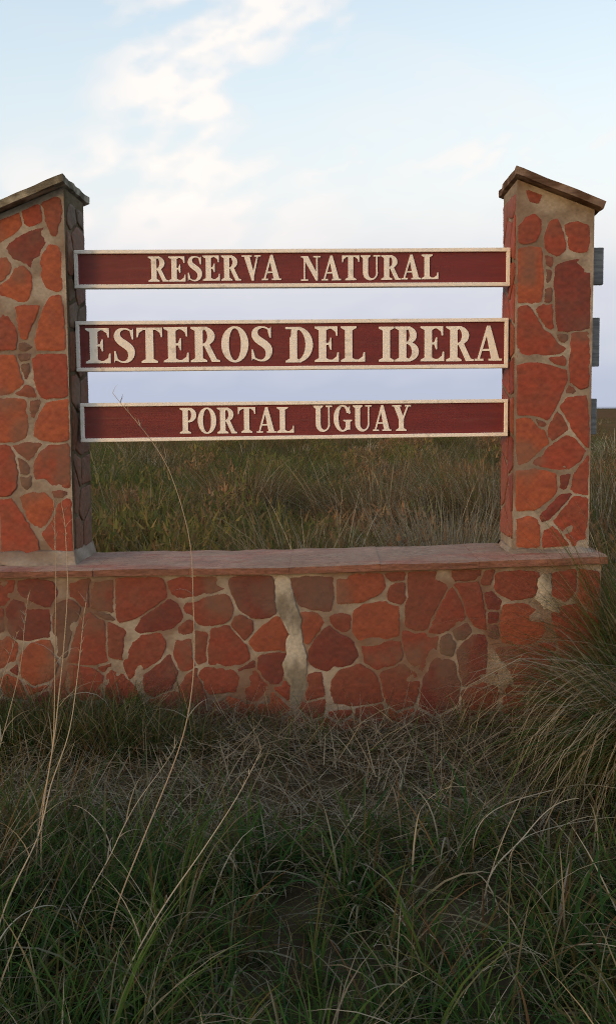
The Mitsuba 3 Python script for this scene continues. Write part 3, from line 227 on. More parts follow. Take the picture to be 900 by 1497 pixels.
def cap_col(p, n, uv):
    a = mikit.fbm(p.x * 12, p.y * 12, p.z * 12, 4)
    return mikit.mix(mi.Color3f(0.10, 0.062, 0.045), mi.Color3f(0.23, 0.165, 0.13), mikit.smoothstep(0.32, 0.7, a))


scene['cap'] = {'type': 'bumpmap', 'arbitrary': mikit.proc(coping_bump), 'scale': 1.0, 'bsdf': {'type': 'diffuse', 'reflectance': mikit.proc(cap_col)}}


def cap2_col(p, n, uv):
    a = mikit.fbm(p.x * 12 + 4, p.y * 12, p.z * 12, 4)
    return mikit.mix(mi.Color3f(0.14, 0.125, 0.095), mi.Color3f(0.42, 0.38, 0.30), mikit.smoothstep(0.32, 0.7, a))


scene['lichen_cap'] = {'type': 'bumpmap', 'arbitrary': mikit.proc(coping_bump), 'scale': 1.0, 'bsdf': {'type': 'diffuse', 'reflectance': mikit.proc(cap2_col)}}


def red_col(p, n, uv):
    a = mikit.fbm(p.x * 3, p.y * 3, p.z * 22, 4)
    b = mikit.fbm(p.x * 30, p.y * 30, p.z * 140, 3)
    c = mikit.mix(mi.Color3f(0.122, 0.0135, 0.0145), mi.Color3f(0.150, 0.0165, 0.017), mikit.smoothstep(0.3, 0.7, a))
    w = mikit.smoothstep(0.62, 0.8, mikit.fbm(p.x * 7 + 3, p.y, p.z * 60, 4))
    return mikit.mix(c * (0.85 + 0.3 * b), mi.Color3f(0.15, 0.05, 0.04), 0.4 * w)


def wood_bump(p, n, uv):
    return mikit.fbm(p.x * 12, p.y * 40, p.z * 160, 3) * 0.0006


scene['red_paint'] = {'type': 'bumpmap', 'arbitrary': mikit.proc(wood_bump), 'scale': 1.0,
                      'bsdf': {'type': 'principled', 'base_color': mikit.proc(red_col), 'roughness': 0.55, 'specular': 0.4}}


def cream_col(p, n, uv):
    a = mikit.fbm(p.x * 10, p.y * 10, p.z * 30, 4)
    d = mikit.fbm(p.x * 28 + 8, p.y * 28, p.z * 28, 3)
    c = mikit.mix(mi.Color3f(0.74, 0.685, 0.625), mi.Color3f(0.80, 0.75, 0.69), a)
    return mikit.mix(c, mi.Color3f(0.27, 0.22, 0.17), 0.35 * mikit.smoothstep(0.62, 0.8, d))


scene['cream_paint'] = {'type': 'principled', 'base_color': mikit.proc(cream_col), 'roughness': 0.5, 'specular': 0.4}


def grey_col(p, n, uv):
    a = mikit.fbm(p.x * 10, p.y * 10, p.z * 60, 4)
    return mikit.mix(mi.Color3f(0.17, 0.175, 0.18), mi.Color3f(0.29, 0.295, 0.295), mikit.smoothstep(0.3, 0.7, a))


scene['grey_wood'] = {'type': 'diffuse', 'reflectance': mikit.proc(grey_col)}


def soil_col(p, n, uv):
    a = mikit.fbm(p.x * 0.35, p.y * 0.12, 0.0, 4)
    b = mikit.fbm(p.x * 9, p.y * 7, 3.0, 4)
    f = mikit.fbm(p.x * 0.01, p.y * 0.004, 7.0, 3)
    near = mikit.mix(mi.Color3f(0.045, 0.034, 0.020), mi.Color3f(0.11, 0.085, 0.050), b)
    far = mikit.mix(mi.Color3f(0.10, 0.080, 0.030), mi.Color3f(0.15, 0.095, 0.045), mikit.smoothstep(0.35, 0.65, a))
    far = mikit.mix(far, mi.Color3f(0.155, 0.085, 0.05), 0.7 * mikit.smoothstep(0.4, 0.6, f))
    return mikit.mix(near, far, mikit.smoothstep(25.0, 70.0, p.y))


scene['soil'] = {'type': 'diffuse', 'reflectance': mikit.proc(soil_col)}
VC = {'type': 'mesh_attribute', 'name': 'vertex_color'}
scene['grass'] = {'type': 'principledthin', 'base_color': VC, 'roughness': 0.6, 'diff_trans': 0.7, 'eta': 1.3, 'spec_trans': 0.0}

# ------------------------------------------------------------------ ground: one sheet out to the horizon


def ground_z(x, y):
    p = np.stack([np.asarray(x, float), np.asarray(y, float), np.zeros_like(np.asarray(x, float))], -1)
    near = np.exp(-(np.maximum(np.hypot(p[..., 0], p[..., 1]) - 6, 0) / 8) ** 2)
    z = (meshkit.fbm(p * 0.9 + 3, 3, 2) - 0.5) * 0.16 * near + (meshkit.fbm(p * 0.11 + 9, 3, 8) - 0.5) * 0.35 * (1 - near)
    return z - 0.02


r = np.concatenate([np.linspace(0.0, 8, 60)[1:], np.geomspace(8.3, 4000, 90)])
th = np.linspace(0, 2 * np.pi, 161)[:-1]
RR, TT = np.meshgrid(r, th, indexing='ij')
GX, GY = RR * np.cos(TT), RR * np.sin(TT) - 1.5
GZ = ground_z(GX, GY) * np.clip(1 - (RR - 60) / 200, 0, 1)
gv = np.vstack([np.stack([GX, GY, GZ], -1).reshape(-1, 3), [[0, -1.5, float(ground_z(np.array(0.0), np.array(-1.5)))]]])
nt = len(th)
gf = []
for i in range(len(r) - 1):
    a = i * nt + np.arange(nt)
    b = i * nt + (np.arange(nt) + 1) % nt
    gf += [np.stack([a, a + nt, b + nt], 1), np.stack([a, b + nt, b], 1)]
gf.append(np.stack([np.full(nt, len(gv) - 1), np.arange(nt), (np.arange(nt) + 1) % nt], 1))
scene['ground'] = mikit.ply((gv, np.vstack(gf)), 'soil', True)
labels['ground'] = {'label': 'flat brown grassland soil reaching to the level horizon', 'category': 'ground', 'kind': 'structure'}

# ------------------------------------------------------------------ masonry


def resample(poly, step, most=30):
    L = poly.exterior.length
    n = int(np.clip(L / step, 12, most))
    return np.array([poly.exterior.interpolate(i / n, normalized=True).coords[0] for i in range(n)])


def stone_mesh(poly, seed, proud=0.009, frame=None, most=44):
    """A flat-bedded stone with rounded arrises and an uneven face. The polygon lies in (u, v); w points out of the wall."""
    P = resample(poly, 0.015, most)
    n = len(P)
    r_ = np.random.default_rng(seed)
    c = np.array(poly.representative_point().coords[0]) if not poly.contains(poly.centroid) else np.array(poly.centroid.coords[0])
    size = math.sqrt(poly.area)
    P = P + r_.normal(0, 0.0017, P.shape)
    tilt = r_.normal(0, 0.009, 2)
    rings = []
    for s, w in ((1.0, -0.014), (1.0, proud * 0.45), (1 - 0.0035 / size * 2, proud * 0.88), (1 - 0.012 / size * 2, proud), (0.55, proud + 0.0012)):
        Q = c + (P - c) * max(s, 0.4)
        lift = (w + (Q - c) @ tilt + 0.0035 * (meshkit.noise(np.c_[Q * 22, np.full(n, seed % 97)], 3) - 0.5)) if w > 0 else np.full(n, w)
        rings.append(np.c_[Q, lift])
    V = np.vstack(rings + [np.r_[c, proud + 0.001][None]])
    F = []
    for k in range(len(rings) - 1):
        a = k * n + np.arange(n)
        b = k * n + (np.arange(n) + 1) % n
        F += [np.stack([a, b, b + n], 1), np.stack([a, b + n, a + n], 1)]
    k = (len(rings) - 1) * n
    F.append(np.stack([k + np.arange(n), k + (np.arange(n) + 1) % n, np.full(n, len(V) - 1)], 1))
    F = np.vstack(F)
    if not poly.exterior.is_ccw:
        F = F[:, ::-1]
    V = frame(V) if frame else V
    return trimesh.Trimesh(V, F, process=False)


def front(y):
    return lambda V: np.c_[V[:, 0], y - V[:, 2], V[:, 1]]


def side(x, sgn):
    return lambda V: np.c_[x + sgn * V[:, 2], -sgn * -V[:, 0], V[:, 1]]


def clean(poly):
    """The largest piece, without holes, on a 0.02 mm grid."""
    g = set_precision(poly.buffer(0), 2e-5)
    if not isinstance(g, Polygon):
        g = max([q for q in getattr(g, 'geoms', []) if isinstance(q, Polygon)] or [Polygon()], key=lambda q: q.area)
    return Polygon(g.exterior).buffer(0) if not g.is_empty else g


def fit(polys, bounds, minus, grow, gap):
    """Grow the stones into the joints until they lie gap apart or have grown by grow."""
    out = []
    for g in polys:
        g = g.intersection(bounds)
        for q in out:
            if g.intersects(q):
                g = g.difference(q.buffer(0.006))
        if minus is not None:
            g = g.difference(minus)
        out.append(clean(g) if not g.is_empty and g.area > 1e-4 else Polygon())
    n = 5
    for _ in range(n):
        for i, g in enumerate(out):
            if g.is_empty:
                continue
            h = clean(g.buffer(grow / n, join_style='mitre', mitre_limit=2.0).intersection(bounds))
            for k, q in enumerate(out):
                if k != i and not q.is_empty and q.distance(h) < gap:
                    h = clean(h.difference(q.buffer(gap)))
            if minus is not None:
                h = h.difference(minus)
            h = h.union(g)
            out[i] = clean(h)
    for i, g in enumerate(out):          # no slivers or spurs
        k = min(0.011, 0.16 * math.sqrt(max(g.area, 1e-9)))
        h = g.buffer(-k, join_style='mitre').buffer(k, join_style='mitre', mitre_limit=2.0)
        h = clean(h) if not h.is_empty else g
        h = clean(h.buffer(0.007).buffer(-0.007))
        for k, q in enumerate(out):
            if k != i and not q.is_empty and q.distance(h) < 0.006:
                h = clean(h.difference(q.buffer(0.006)))
        out[i] = h
    return out


def lay(parent, data, y, bounds, minus=None, proud=0.0032, grow=0.011, gap=0.0125, prefix='', fill_below=None):
    tones = [t for t, _ in data]
    polys = fit([clean(Polygon(p)) for _, p in data], bounds, minus, grow, gap)
    if fill_below is not None:         # courses that the grass mostly hides
        r_ = np.random.default_rng(77)
        free = bounds.intersection(sbox(-9, -1, 9, fill_below)).difference(unary_union(polys).buffer(gap))
        if minus is not None:
            free = free.difference(minus)
        pts = [(u + r_.uniform(-.05, .05), z + r_.uniform(-.04, .04)) for z in np.arange(-0.05, fill_below, 0.125) for u in np.arange(bounds.bounds[0], bounds.bounds[2], 0.15)]
        cells = voronoi_diagram(MultiPoint(pts), envelope=sbox(-9, -2, 9, 2))
        for c in cells.geoms:
            q = c.buffer(-gap / 2).intersection(free).buffer(-0.008).buffer(0.006)
            for e in getattr(q, 'geoms', [q]):
                if not e.is_empty and e.area > 0.0016:
                    polys.append(clean(e)); tones.append('rbbod'[r_.integers(5)])
    for i, (tone, g) in enumerate(zip(tones, polys)):
        if g.is_empty:
            continue
        rr = min(0.004, 0.1 * math.sqrt(g.area))
        g = clean(g.buffer(-rr).buffer(rr))
        if g.is_empty or g.area < 1.5e-4:
            continue
        part(parent, 'stone', stone_mesh(g, 7 * i + len(parent), proud * rng.uniform(0.5, 1.4), front(y)), 'stone_' + prefix + tone, 40)


def lay_random(parent, u0, u1, v0, v1, top, frame, seed, tones, cell=0.17, flip=False):
    """Crazy paving on a face that is seen edge-on: cells of a jittered grid with mortar between."""
    r_ = np.random.default_rng(seed)
    pts = [(u + r_.uniform(-.4, .4) * cell, v + r_.uniform(-.4, .4) * cell) for u in np.arange(u0 + cell / 2, u1, cell * 0.95) for v in np.arange(v0 + cell / 2, v1 + cell, cell * 1.1)]
    bounds = Polygon(top)
    for i, g in enumerate(voronoi_diagram(MultiPoint(pts), envelope=sbox(u0 - 1, v0 - 1, u1 + 1, v1 + 1)).geoms):
        g = g.intersection(bounds)
        if g.is_empty or g.area < 0.002:
            continue
        g = clean(g.buffer(-0.022).buffer(0.012))
        if g.is_empty or g.area < 0.001:
            continue
        m = stone_mesh(g, seed + i, 0.007, frame)
        if flip:
            m.invert()
        part(parent, 'stone', m, 'stone_' + tones[r_.integers(len(tones))], 40)


SLOPE = math.tan(math.radians(21.6))


def coping_z(x):
    return np.interp(x, [-1.9, -1.7, -0.2, 1.36], [0.802, 0.805, 0.819, 0.862])


def pillar(name, label, xin, xout, ztop, base, data, mortar_in, tones_in, cap_mat, seed):
    t = thing(name, label, 'pillar')
    s = 1 if xout > xin else -1
    zo = ztop - abs(xout - xin) * SLOPE
    yb = 0.43
    prof = [(xin, base), (xout, base), (xout, zo), (xin, ztop)]
    # core: front sheet of trowelled mortar, then plain sides and back
    x0, x1 = min(xin, xout), max(xin, xout)
    sh = rough_grid(x0, x1, base, ztop, 0.022, 0.004, seed)
    v = sh.vertices.copy()
    lim = ztop - np.abs(v[:, 0] - xin) * SLOPE
    v[:, 2] = base + (v[:, 2] - base) * (lim - base) / (ztop - base)
    sh.vertices = v
    V = np.array([(x, y, z) for y in (0.0, yb) for x, z in prof])
    F = [(4, 5, 6), (4, 6, 7), (0, 4, 7), (0, 7, 3), (1, 2, 6), (1, 6, 5), (3, 7, 6), (3, 6, 2)]
    F = [f if s > 0 else f[::-1] for f in F]
    inner = [F[2], F[3]]
    if s > 0:
        F = [f[::-1] for f in F]
        inner = [f[::-1] for f in inner]
        F = [f[::-1] for f in F]
        inner = [f[::-1] for f in inner]
    rest = [f for f in F if f not in inner]
    core = trimesh.util.concatenate([sh, trimesh.Trimesh(V, rest, process=False)])
    part(t, 'mortar_core', core, 'mortar', 35)
    part(t, 'inner_face', trimesh.Trimesh(V, inner, process=False), mortar_in, False)
    lay(t, data, 0.0, sbox(x0 + 0.006, base + 0.02, x1 - 0.006, ztop).intersection(Polygon([(xin, base), (xout, base), (xout, zo - 0.03), (xin, ztop - 0.03)])))
    # stones of the two sides: u runs along y
    sgn_in = -s
    lay_random(t, 0.03, yb, base + 0.08, ztop - 0.03, [(0.025, base + 0.07), (yb - 0.012, base + 0.07), (yb - 0.012, ztop - 0.05), (0.025, ztop - 0.05)],
               (lambda V, x=xin, g=sgn_in: np.c_[x + g * V[:, 2], V[:, 0], V[:, 1]]), seed + 100, tones_in, flip=(sgn_in < 0))
    lay_random(t, 0.03, yb, base + 0.08, zo - 0.03, [(0.025, base + 0.07), (yb - 0.012, base + 0.07), (yb - 0.012, zo - 0.05), (0.025, zo - 0.05)],
               (lambda V, x=xout, g=s: np.c_[x + g * V[:, 2], V[:, 0], V[:, 1]]), seed + 200, 'orrd', flip=(s < 0))
    # mortar fillet round the foot
    fx0, fx1, fy0, fy1 = x0 - 0.012, x1 + 0.012, -0.045, yb + 0.01
    zl = np.array([coping_z(x) for x in (fx0, fx1)])
    q = np.array([(fx0 - .01, fy0 - .02, zl[0] - .004), (fx1 + .01, fy0 - .02, zl[1] - .004), (fx1 + .01, fy1, zl[1] - .004), (fx0 - .01, fy1, zl[0] - .004),
                  (x0 - .004, -0.006, 0.872), (x1 + .004, -0.006, 0.880), (x1 + .004, yb + .004, 0.875), (x0 - .004, yb + .004, 0.87)])
    fil = trimesh.convex.convex_hull(q).subdivide().subdivide().subdivide()
    fv = fil.vertices
    fil.vertices = fv + (np.stack([meshkit.noise(fv * 18 + k * 7, k) for k in range(3)], -1) - 0.5) * np.array([0.014, 0.022, 0.022])
    part(t, 'base_fillet', fil, 'mortar', 40)
    # the slab on top, tipped outward, over all four sides
    th_ = 0.036
    e0, e1 = 0.016, 0.038
    xa, xb = xin - s * e0, xout + s * e1
    za, zb = ztop + 0.004 + e0 * SLOPE, ztop + 0.004 - (abs(xout - xin) + e1) * SLOPE
    nx, ny = 14, 16
    tt = np.linspace(0, 1, nx)
    yy = np.linspace(-0.085, yb + 0.085, ny)
    X, Y = np.meshgrid(xa + (xb - xa) * tt, yy, indexing='ij')
    Z = za + (zb - za) * np.repeat(tt[:, None], ny, 1)
    jit = (meshkit.noise(np.stack([X * 14, Y * 14, X * 0 + seed], -1), 2) - 0.5)
    ex = np.zeros_like(X)
    ex[-1] = 1
    ex[0] = -1
    ey = np.zeros_like(Y)
    ey[:, -1] = 1
    ey[:, 0] = -1
    X2, Y2 = X + s * ex * jit * 0.012, Y + ey * jit * 0.014
    topv = np.stack([X2 - s * 0.3 * th_ * 0 , Y2, Z + th_ + jit * 0.006], -1)
    botv = np.stack([X2 - s * ex.clip(0) * 0.012, Y2 - ey * 0.006, Z + jit * 0.003], -1)
    pts = np.concatenate([topv.reshape(-1, 3), botv.reshape(-1, 3)])
    cf = []
    N = nx * ny
    for i in range(nx - 1):
        for j in range(ny - 1):
            a, b, c, d = i * ny + j, (i + 1) * ny + j, (i + 1) * ny + j + 1, i * ny + j + 1
            cf += [(a, b, c), (a, c, d), (N + a, N + c, N + b), (N + a, N + d, N + c)]
    rim = [i * ny for i in range(nx)] + [(nx - 1) * ny + j for j in range(1, ny)] + [i * ny + ny - 1 for i in range(nx - 2, -1, -1)] + [j for j in range(ny - 2, 0, -1)]
    for a, b in zip(rim, rim[1:] + rim[:1]):
        cf += [(a, N + a, N + b), (a, N + b, b)]
    m = trimesh.Trimesh(pts, cf if s > 0 else [f[::-1] for f in cf], process=False)
    part(t, 'cap_slab', m, cap_mat, 40)
    return t


pillar('stone_pillar', 'left stone pillar of red crazy paving, cut off by the picture edge, with a moss-stained inner side painted darker for shade', -1.362, -1.752, 2.742, 0.79, LEFT_DATA, 'mossy_shade_mortar', ('mossy', 'mossy_dark', 'mossy'), 'lichen_cap', 3)
pillar('stone_pillar', 'right stone pillar of red crazy paving under a slanting brown cap slab with grey board ends beside it', 0.936, 1.324, 2.750, 0.84, RIGHT_DATA, 'mortar', 'rdbr', 'cap', 41)

# the low wall
w = thing('stone_wall', 'long low wall of red crazy paving with coping slabs and a pale mortar streak, under both pillars', 'wall')
WX0, WX1, WY0, WY1 = -1.95, 1.348, -0.17, 0.45
sh = rough_grid(WX0, WX1, -0.12, 0.83, 0.022, 0.005, 17)
v = sh.vertices.copy()
ztop_w = coping_z(v[:, 0]) - 0.040
v[:, 2] = -0.12 + (v[:, 2] + 0.12) * (ztop_w + 0.12) / 0.95
v[:, 1] += WY0
sh.vertices = v
zl, zr = coping_z(WX0) - 0.040, coping_z(WX1) - 0.040
V = np.array([(WX0, WY0, -.12), (WX1, WY0, -.12), (WX1, WY1, -.12), (WX0, WY1, -.12), (WX0, WY0, zl), (WX1, WY0, zr), (WX1, WY1, zr), (WX0, WY1, zl)])
F = [(1, 2, 6), (1, 6, 5), (2, 3, 7), (2, 7, 6), (3, 0, 4), (3, 4, 7)]
xm = np.linspace(WX0, WX1, 40)
zt = coping_z(xm) - 0.040
tv = np.vstack([np.c_[xm, np.full(40, WY0), zt], np.c_[xm, np.full(40, WY1), zt]])
i = np.arange(39)
tf = np.vstack([np.stack([i, i + 1, i + 41], 1), np.stack([i, i + 41, i + 40], 1)])
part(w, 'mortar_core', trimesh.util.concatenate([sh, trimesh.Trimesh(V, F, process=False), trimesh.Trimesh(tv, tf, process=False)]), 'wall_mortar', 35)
patches = [clean(Polygon(p)).buffer(-0.006).buffer(0.006) for _, p in PATCH_DATA]
for k, g in enumerate(patches):
    q = np.array([g.exterior.interpolate(a, normalized=True).coords[0] for a in np.linspace(0, 1, 90)[:-1]])
    q = q + 0.030 * (np.stack([meshkit.fbm(np.c_[q * 26, q[:, :1] * 0 + a], 3, 5 + a) for a in range(2)], -1) - 0.5)
    g = clean(Polygon(q))
    patches[k] = g
    part(w, 'mortar_patch', stone_mesh(g, 300 + k, 0.0035, front(WY0), 90), 'pale_mortar', 40,
         label='wide pale streak of spilled mortar running down the wall' if k == 0 else None)
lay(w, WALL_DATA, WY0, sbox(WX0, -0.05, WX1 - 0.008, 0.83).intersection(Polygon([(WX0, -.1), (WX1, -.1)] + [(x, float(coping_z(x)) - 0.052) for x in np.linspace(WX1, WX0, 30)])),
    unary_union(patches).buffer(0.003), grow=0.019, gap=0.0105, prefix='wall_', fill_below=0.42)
lay_random(w, -0.15, 0.43, 0.0, 0.78, [(-0.15, 0.0), (0.43, 0.0), (0.43, 0.79), (-0.15, 0.79)], (lambda V: np.c_[WX1 + V[:, 2], V[:, 0], V[:, 1]]), 500, 'orrd')
edges = [-1.98, -1.62, -1.22, -0.73, -0.225, 0.235, 0.73, 1.07, 1.372]
for k in range(len(edges) - 1):
    r_ = np.random.default_rng(800 + k)
    xa, xb = edges[k] + 0.0004, edges[k + 1] - 0.0004
    n1, n2 = 14, 18
    X, Y = np.meshgrid(np.linspace(xa, xb, n1), np.linspace(WY0 - 0.042 + r_.uniform(-.003, .003), WY1 + 0.035 + r_.uniform(-.004, .004), n2), indexing='ij')
    za = coping_z(X) + r_.uniform(-0.0015, 0.0015)
    nz = meshkit.fbm(np.stack([X * 7, Y * 7, X * 0], -1), 3, 4) - 0.5
    eY = np.zeros_like(Y)
    eY[:, 0], eY[:, -1] = -1, 1
    jag = meshkit.fbm(np.stack([X * 16, Y * 3, X * 0], -1), 3, 6) - 0.5
    Yt = Y + eY * jag * 0.030
    edge_drop = np.where(np.abs(eY) > 0, 0.006, 0)
    top = np.stack([X, Yt, za + nz * 0.014 - edge_drop], -1).reshape(-1, 3)
    bot = np.stack([X, Y + eY * (jag * 0.02 - 0.004), za * 0 + coping_z(X) - 0.0395 + nz * 0.004 * np.abs(eY)], -1).reshape(-1, 3)
    N = n1 * n2
    cf = []
    for a_ in range(n1 - 1):
        for b_ in range(n2 - 1):
            a, b, c, d = a_ * n2 + b_, (a_ + 1) * n2 + b_, (a_ + 1) * n2 + b_ + 1, a_ * n2 + b_ + 1
            cf += [(a, b, c), (a, c, d), (N + a, N + c, N + b), (N + a, N + d, N + c)]
    rim = [q * n2 for q in range(n1)] + [(n1 - 1) * n2 + q for q in range(1, n2)] + [q * n2 + n2 - 1 for q in range(n1 - 2, -1, -1)] + list(range(n2 - 2, 0, -1))
    for a, b in zip(rim, rim[1:] + rim[:1]):
        cf += [(a, N + a, N + b), (a, N + b, b)]
    part(w, 'coping_slab', trimesh.Trimesh(np.vstack([top, bot]), cf, process=False), 'coping', 40)

# ------------------------------------------------------------------ lettering: bold narrow capitals with serifs, one unit tall
S, t_ = 0.20, 0.058


def R_(x0, y0, x1, y1):
    return sbox(x0, y0, x1, y1)


def foot(xc, half=0.21, y=0.0, up=1):
    b = S / 2
    return Polygon([(xc - half, y), (xc + half, y), (xc + half, y + up * t_ * .8), (xc + b, y + up * (t_ + 0.05)), (xc - b, y + up * (t_ + 0.05)), (xc - half, y + up * t_ * .8)])


def stem(xc, half=0.21):
    return unary_union([R_(xc - S / 2, 0, xc + S / 2, 1), foot(xc, half), foot(xc, half, 1, -1)])


def ell(cx, cy, rx, ry):
    return affinity.scale(Point(cx, cy).buffer(1, 24), rx, ry)


def bowl(x, y0, y1, xr, thick=0.19):
    ry = (y1 - y0) / 2
    o = unary_union([ell(x, (y0 + y1) / 2, xr - x, ry), R_(x - 0.12, y0, x, y1)])
    i = unary_union([ell(x - .03, (y0 + y1) / 2, xr - x - thick + .03, ry - t_), R_(x - 0.12, y0 + t_, x - .03, y1 - t_)])
    return o.difference(i).intersection(R_(x - 0.12, -1, 9, 2))


def hook(x0, x1, y, up):
    """An arm from x0 to x1 at height y (its outer edge) ending in a tapering upright beak."""
    return Polygon([(x0, y), (x1, y), (x1 + .012 * 0, y + up * 0.27), (x1 - 0.035, y + up * 0.27), (x1 - 0.06, y + up * 0.15), (x1 - 0.17, y + up * t_ * 1.1), (x0, y + up * t_)])


def thick(a, b, w0):
    return LineString([a, b]).buffer(w0 / 2, cap_style='flat')


def s_shape():
    P = np.array([(0.50, 0.80), (0.44, 0.93), (0.30, 0.975), (0.155, 0.915), (0.115, 0.76), (0.20, 0.62), (0.33, 0.52), (0.445, 0.40), (0.475, 0.25), (0.42, 0.10), (0.29, 0.028), (0.14, 0.075), (0.065, 0.22)])
    W = np.array([0.03, 0.04, 0.05, 0.11, 0.17, 0.20, 0.21, 0.20, 0.17, 0.11, 0.05, 0.04, 0.03])
    k = np.linspace(0, len(P) - 1, 60)
    from scipy.interpolate import CubicSpline
    cs, ws = CubicSpline(np.arange(len(P)), P)(k), np.interp(k, np.arange(len(P)), W)
    g = [Point(*cs[i]).buffer(ws[i] / 2, 10).union(Point(*cs[i + 1]).buffer(ws[i + 1] / 2, 10)).convex_hull for i in range(59)]
    beak1 = Polygon([(0.53, 0.985), (0.53, 0.67), (0.495, 0.67), (0.455, 0.83), (0.44, 0.95), (0.5, 0.93)])
    beak2 = Polygon([(0.03, 0.02), (0.03, 0.345), (0.065, 0.345), (0.105, 0.18), (0.14, 0.05), (0.06, 0.08)])
    u = unary_union(g + [beak1, beak2])
    return u.intersection(R_(0, 0.0, 1, 1.0))


def glyph(c):
    if c == 'E':
        return unary_union([stem(.20), hook(.2, .60, 1, -1), hook(.2, .63, 0, 1), R_(.25, .48, .40, .48 + t_),
                            Polygon([(.44, .34), (.44, .68), (.41, .68), (.36, .54), (.36, .48), (.41, .34)])]), .66
    if c == 'L':
        return unary_union([stem(.20), hook(.2, .63, 0, 1)]), .65
    if c == 'T':
        left = affinity.scale(hook(.34, .67, 1, -1), -1, 1, origin=(.34, 0))
        return unary_union([R_(.24, 0, .44, 1), foot(.34), hook(.34, .67, 1, -1), left]), .68
    if c == 'I':
        return stem(.21), .42
    if c == 'P':
        return unary_union([stem(.20), bowl(.34, .44, 1, .62)]), .63
    if c == 'R':
        leg = Polygon([(.30, .50), (.47, .50), (.66, .07), (.74, .05), (.74, 0), (.53, 0), (.34, .44)])
        return unary_union([stem(.20), bowl(.32, .46, 1, .61), leg]), .73
    if c == 'B':
        return unary_union([stem(.20), bowl(.33, .50, 1, .58), bowl(.34, 0, .50 + t_, .64)]), .66
    if c == 'D':
        return unary_union([stem(.20), bowl(.30, 0, 1, .72, .20)]), .74
    if c == 'O':
        return ell(.36, .5, .35, .515).difference(ell(.36, .5, .155, .455)), .72
    if c == 'G':
        ring = ell(.37, .5, .36, .515).difference(ell(.38, .5, .17, .455))
        cut = Polygon([(.42, .42), (.9, .42), (.9, .70), (.52, .70)])
        bar = unary_union([R_(.49, .06, .67, .44), Polygon([(.40, .44), (.75, .44), (.75, .40), (.67, .36), (.49, .36), (.40, .40)])])
        beak = Polygon([(.66, .99), (.66, .66), (.625, .66), (.58, .80), (.52, .92), (.60, .90)])
        return unary_union([ring.difference(cut).difference(R_(.56, .02, .9, .42)), bar, beak, Polygon([(.40, .01), (.6, .06), (.6, .12), (.42, .05)])]), .75
    if c == 'U':
        l, r = .19, .62
        ro = Polygon([(l - S / 2, .30)] + [(.375 + (.375 - l + S / 2) * -math.cos(a), .30 - .315 * math.sin(a)) for a in np.linspace(0, math.pi, 24)] + [(r + t_ / 2, .30)])
        ri = Polygon([(l + S / 2, .31)] + [(.44 - .155 * math.cos(a), .30 - .235 * math.sin(a)) for a in np.linspace(0, math.pi, 24)] + [(r - t_ / 2, .31)])
        return unary_union([R_(l - S / 2, .3, l + S / 2, 1), foot(l, .19, 1, -1), R_(r - t_ / 2, .3, r + t_ / 2, 1), R_(r - .13, 1 - t_, r + .13, 1), ro.difference(ri)]), .76
    if c == 'V':
        return unary_union([Polygon([(.08, 1), (.29, 1), (.46, .27), (.46, 0), (.37, 0)]), Polygon([(.57, 1), (.635, 1), (.43, 0), (.37, 0), (.40, .18)]), R_(0, 1 - t_, .38, 1), R_(.48, 1 - t_, .72, 1)]), .72
    if c == 'A':
        body = unary_union([Polygon([(.06, 0), (.12, 0), (.37, .87), (.37, 1), (.33, 1)]), Polygon([(.33, 1), (.42, 1), (.68, 0), (.46, 0), (.32, .74)])])
        return unary_union([body, R_(.16, .28, .52, .28 + t_), R_(0, 0, .24, t_), R_(.38, 0, .74, t_)]), .74
    if c == 'N':
        return unary_union([R_(.10, 0, .10 + t_, 1), R_(.58, 0, .58 + t_, 1), Polygon([(.03, 1), (.27, 1), (.64, .22), (.64, 0), (.57, 0), (.12, .86)]), R_(.0, 0, .27, t_), R_(.47, 1 - t_, .75, 1), R_(0, 1 - t_, .2, 1)]), .75
    if c == 'Y':
        return unary_union([R_(.26, 0, .46, .46), foot(.36), Polygon([(.05, 1), (.27, 1), (.45, .50), (.45, .38), (.27, .38), (.26, .46)]), Polygon([(.60, 1), (.66, 1), (.45, .44), (.38, .46)]), R_(0, 1 - t_, .36, 1), R_(.50, 1 - t_, .74, 1)]), .74
    if c == 'S':
        return s_shape(), .57


def word(parent, text, x0, x1, z0, z1, y, seed):
    g = [glyph(c) for c in text]
    gap = 0.035
    total = sum(a for _, a in g) + gap * (len(g) - 1)
    sx, sz = (x1 - x0) / total, z1 - z0
    r_ = np.random.default_rng(seed)
    pen = 0.0
    for c, (shape, adv) in zip(text, g):
        s2 = affinity.affine_transform(shape, [sx, 0, 0, sz, x0 + pen * sx, z0 + r_.uniform(-.0012, .0012)])
        if text == 'DEL' and c == 'D':   # its upper left corner is chipped off
            s2 = s2.difference(Polygon([(x0 - .01, z1 - .012), (x0 + .030, z1 - .012), (x0 + .026, z1 - .050), (x0 + .018, z1 - .060), (x0 - .01, z1 - .04)]))
        s2 = s2.buffer(0.0012).buffer(-0.0012).simplify(0.0006)
        ms = []
        for q in getattr(s2, 'geoms', [s2]):
            if q.area > 1e-6:
                ms.append(trimesh.creation.extrude_polygon(q, 0.008, engine='earcut'))
        m = trimesh.util.concatenate(ms)
        vv = m.vertices
        m.vertices = np.c_[vv[:, 0], y - vv[:, 2], vv[:, 1]]
        part(parent, 'letter', m, 'cream_paint', False)
        pen += adv + gap


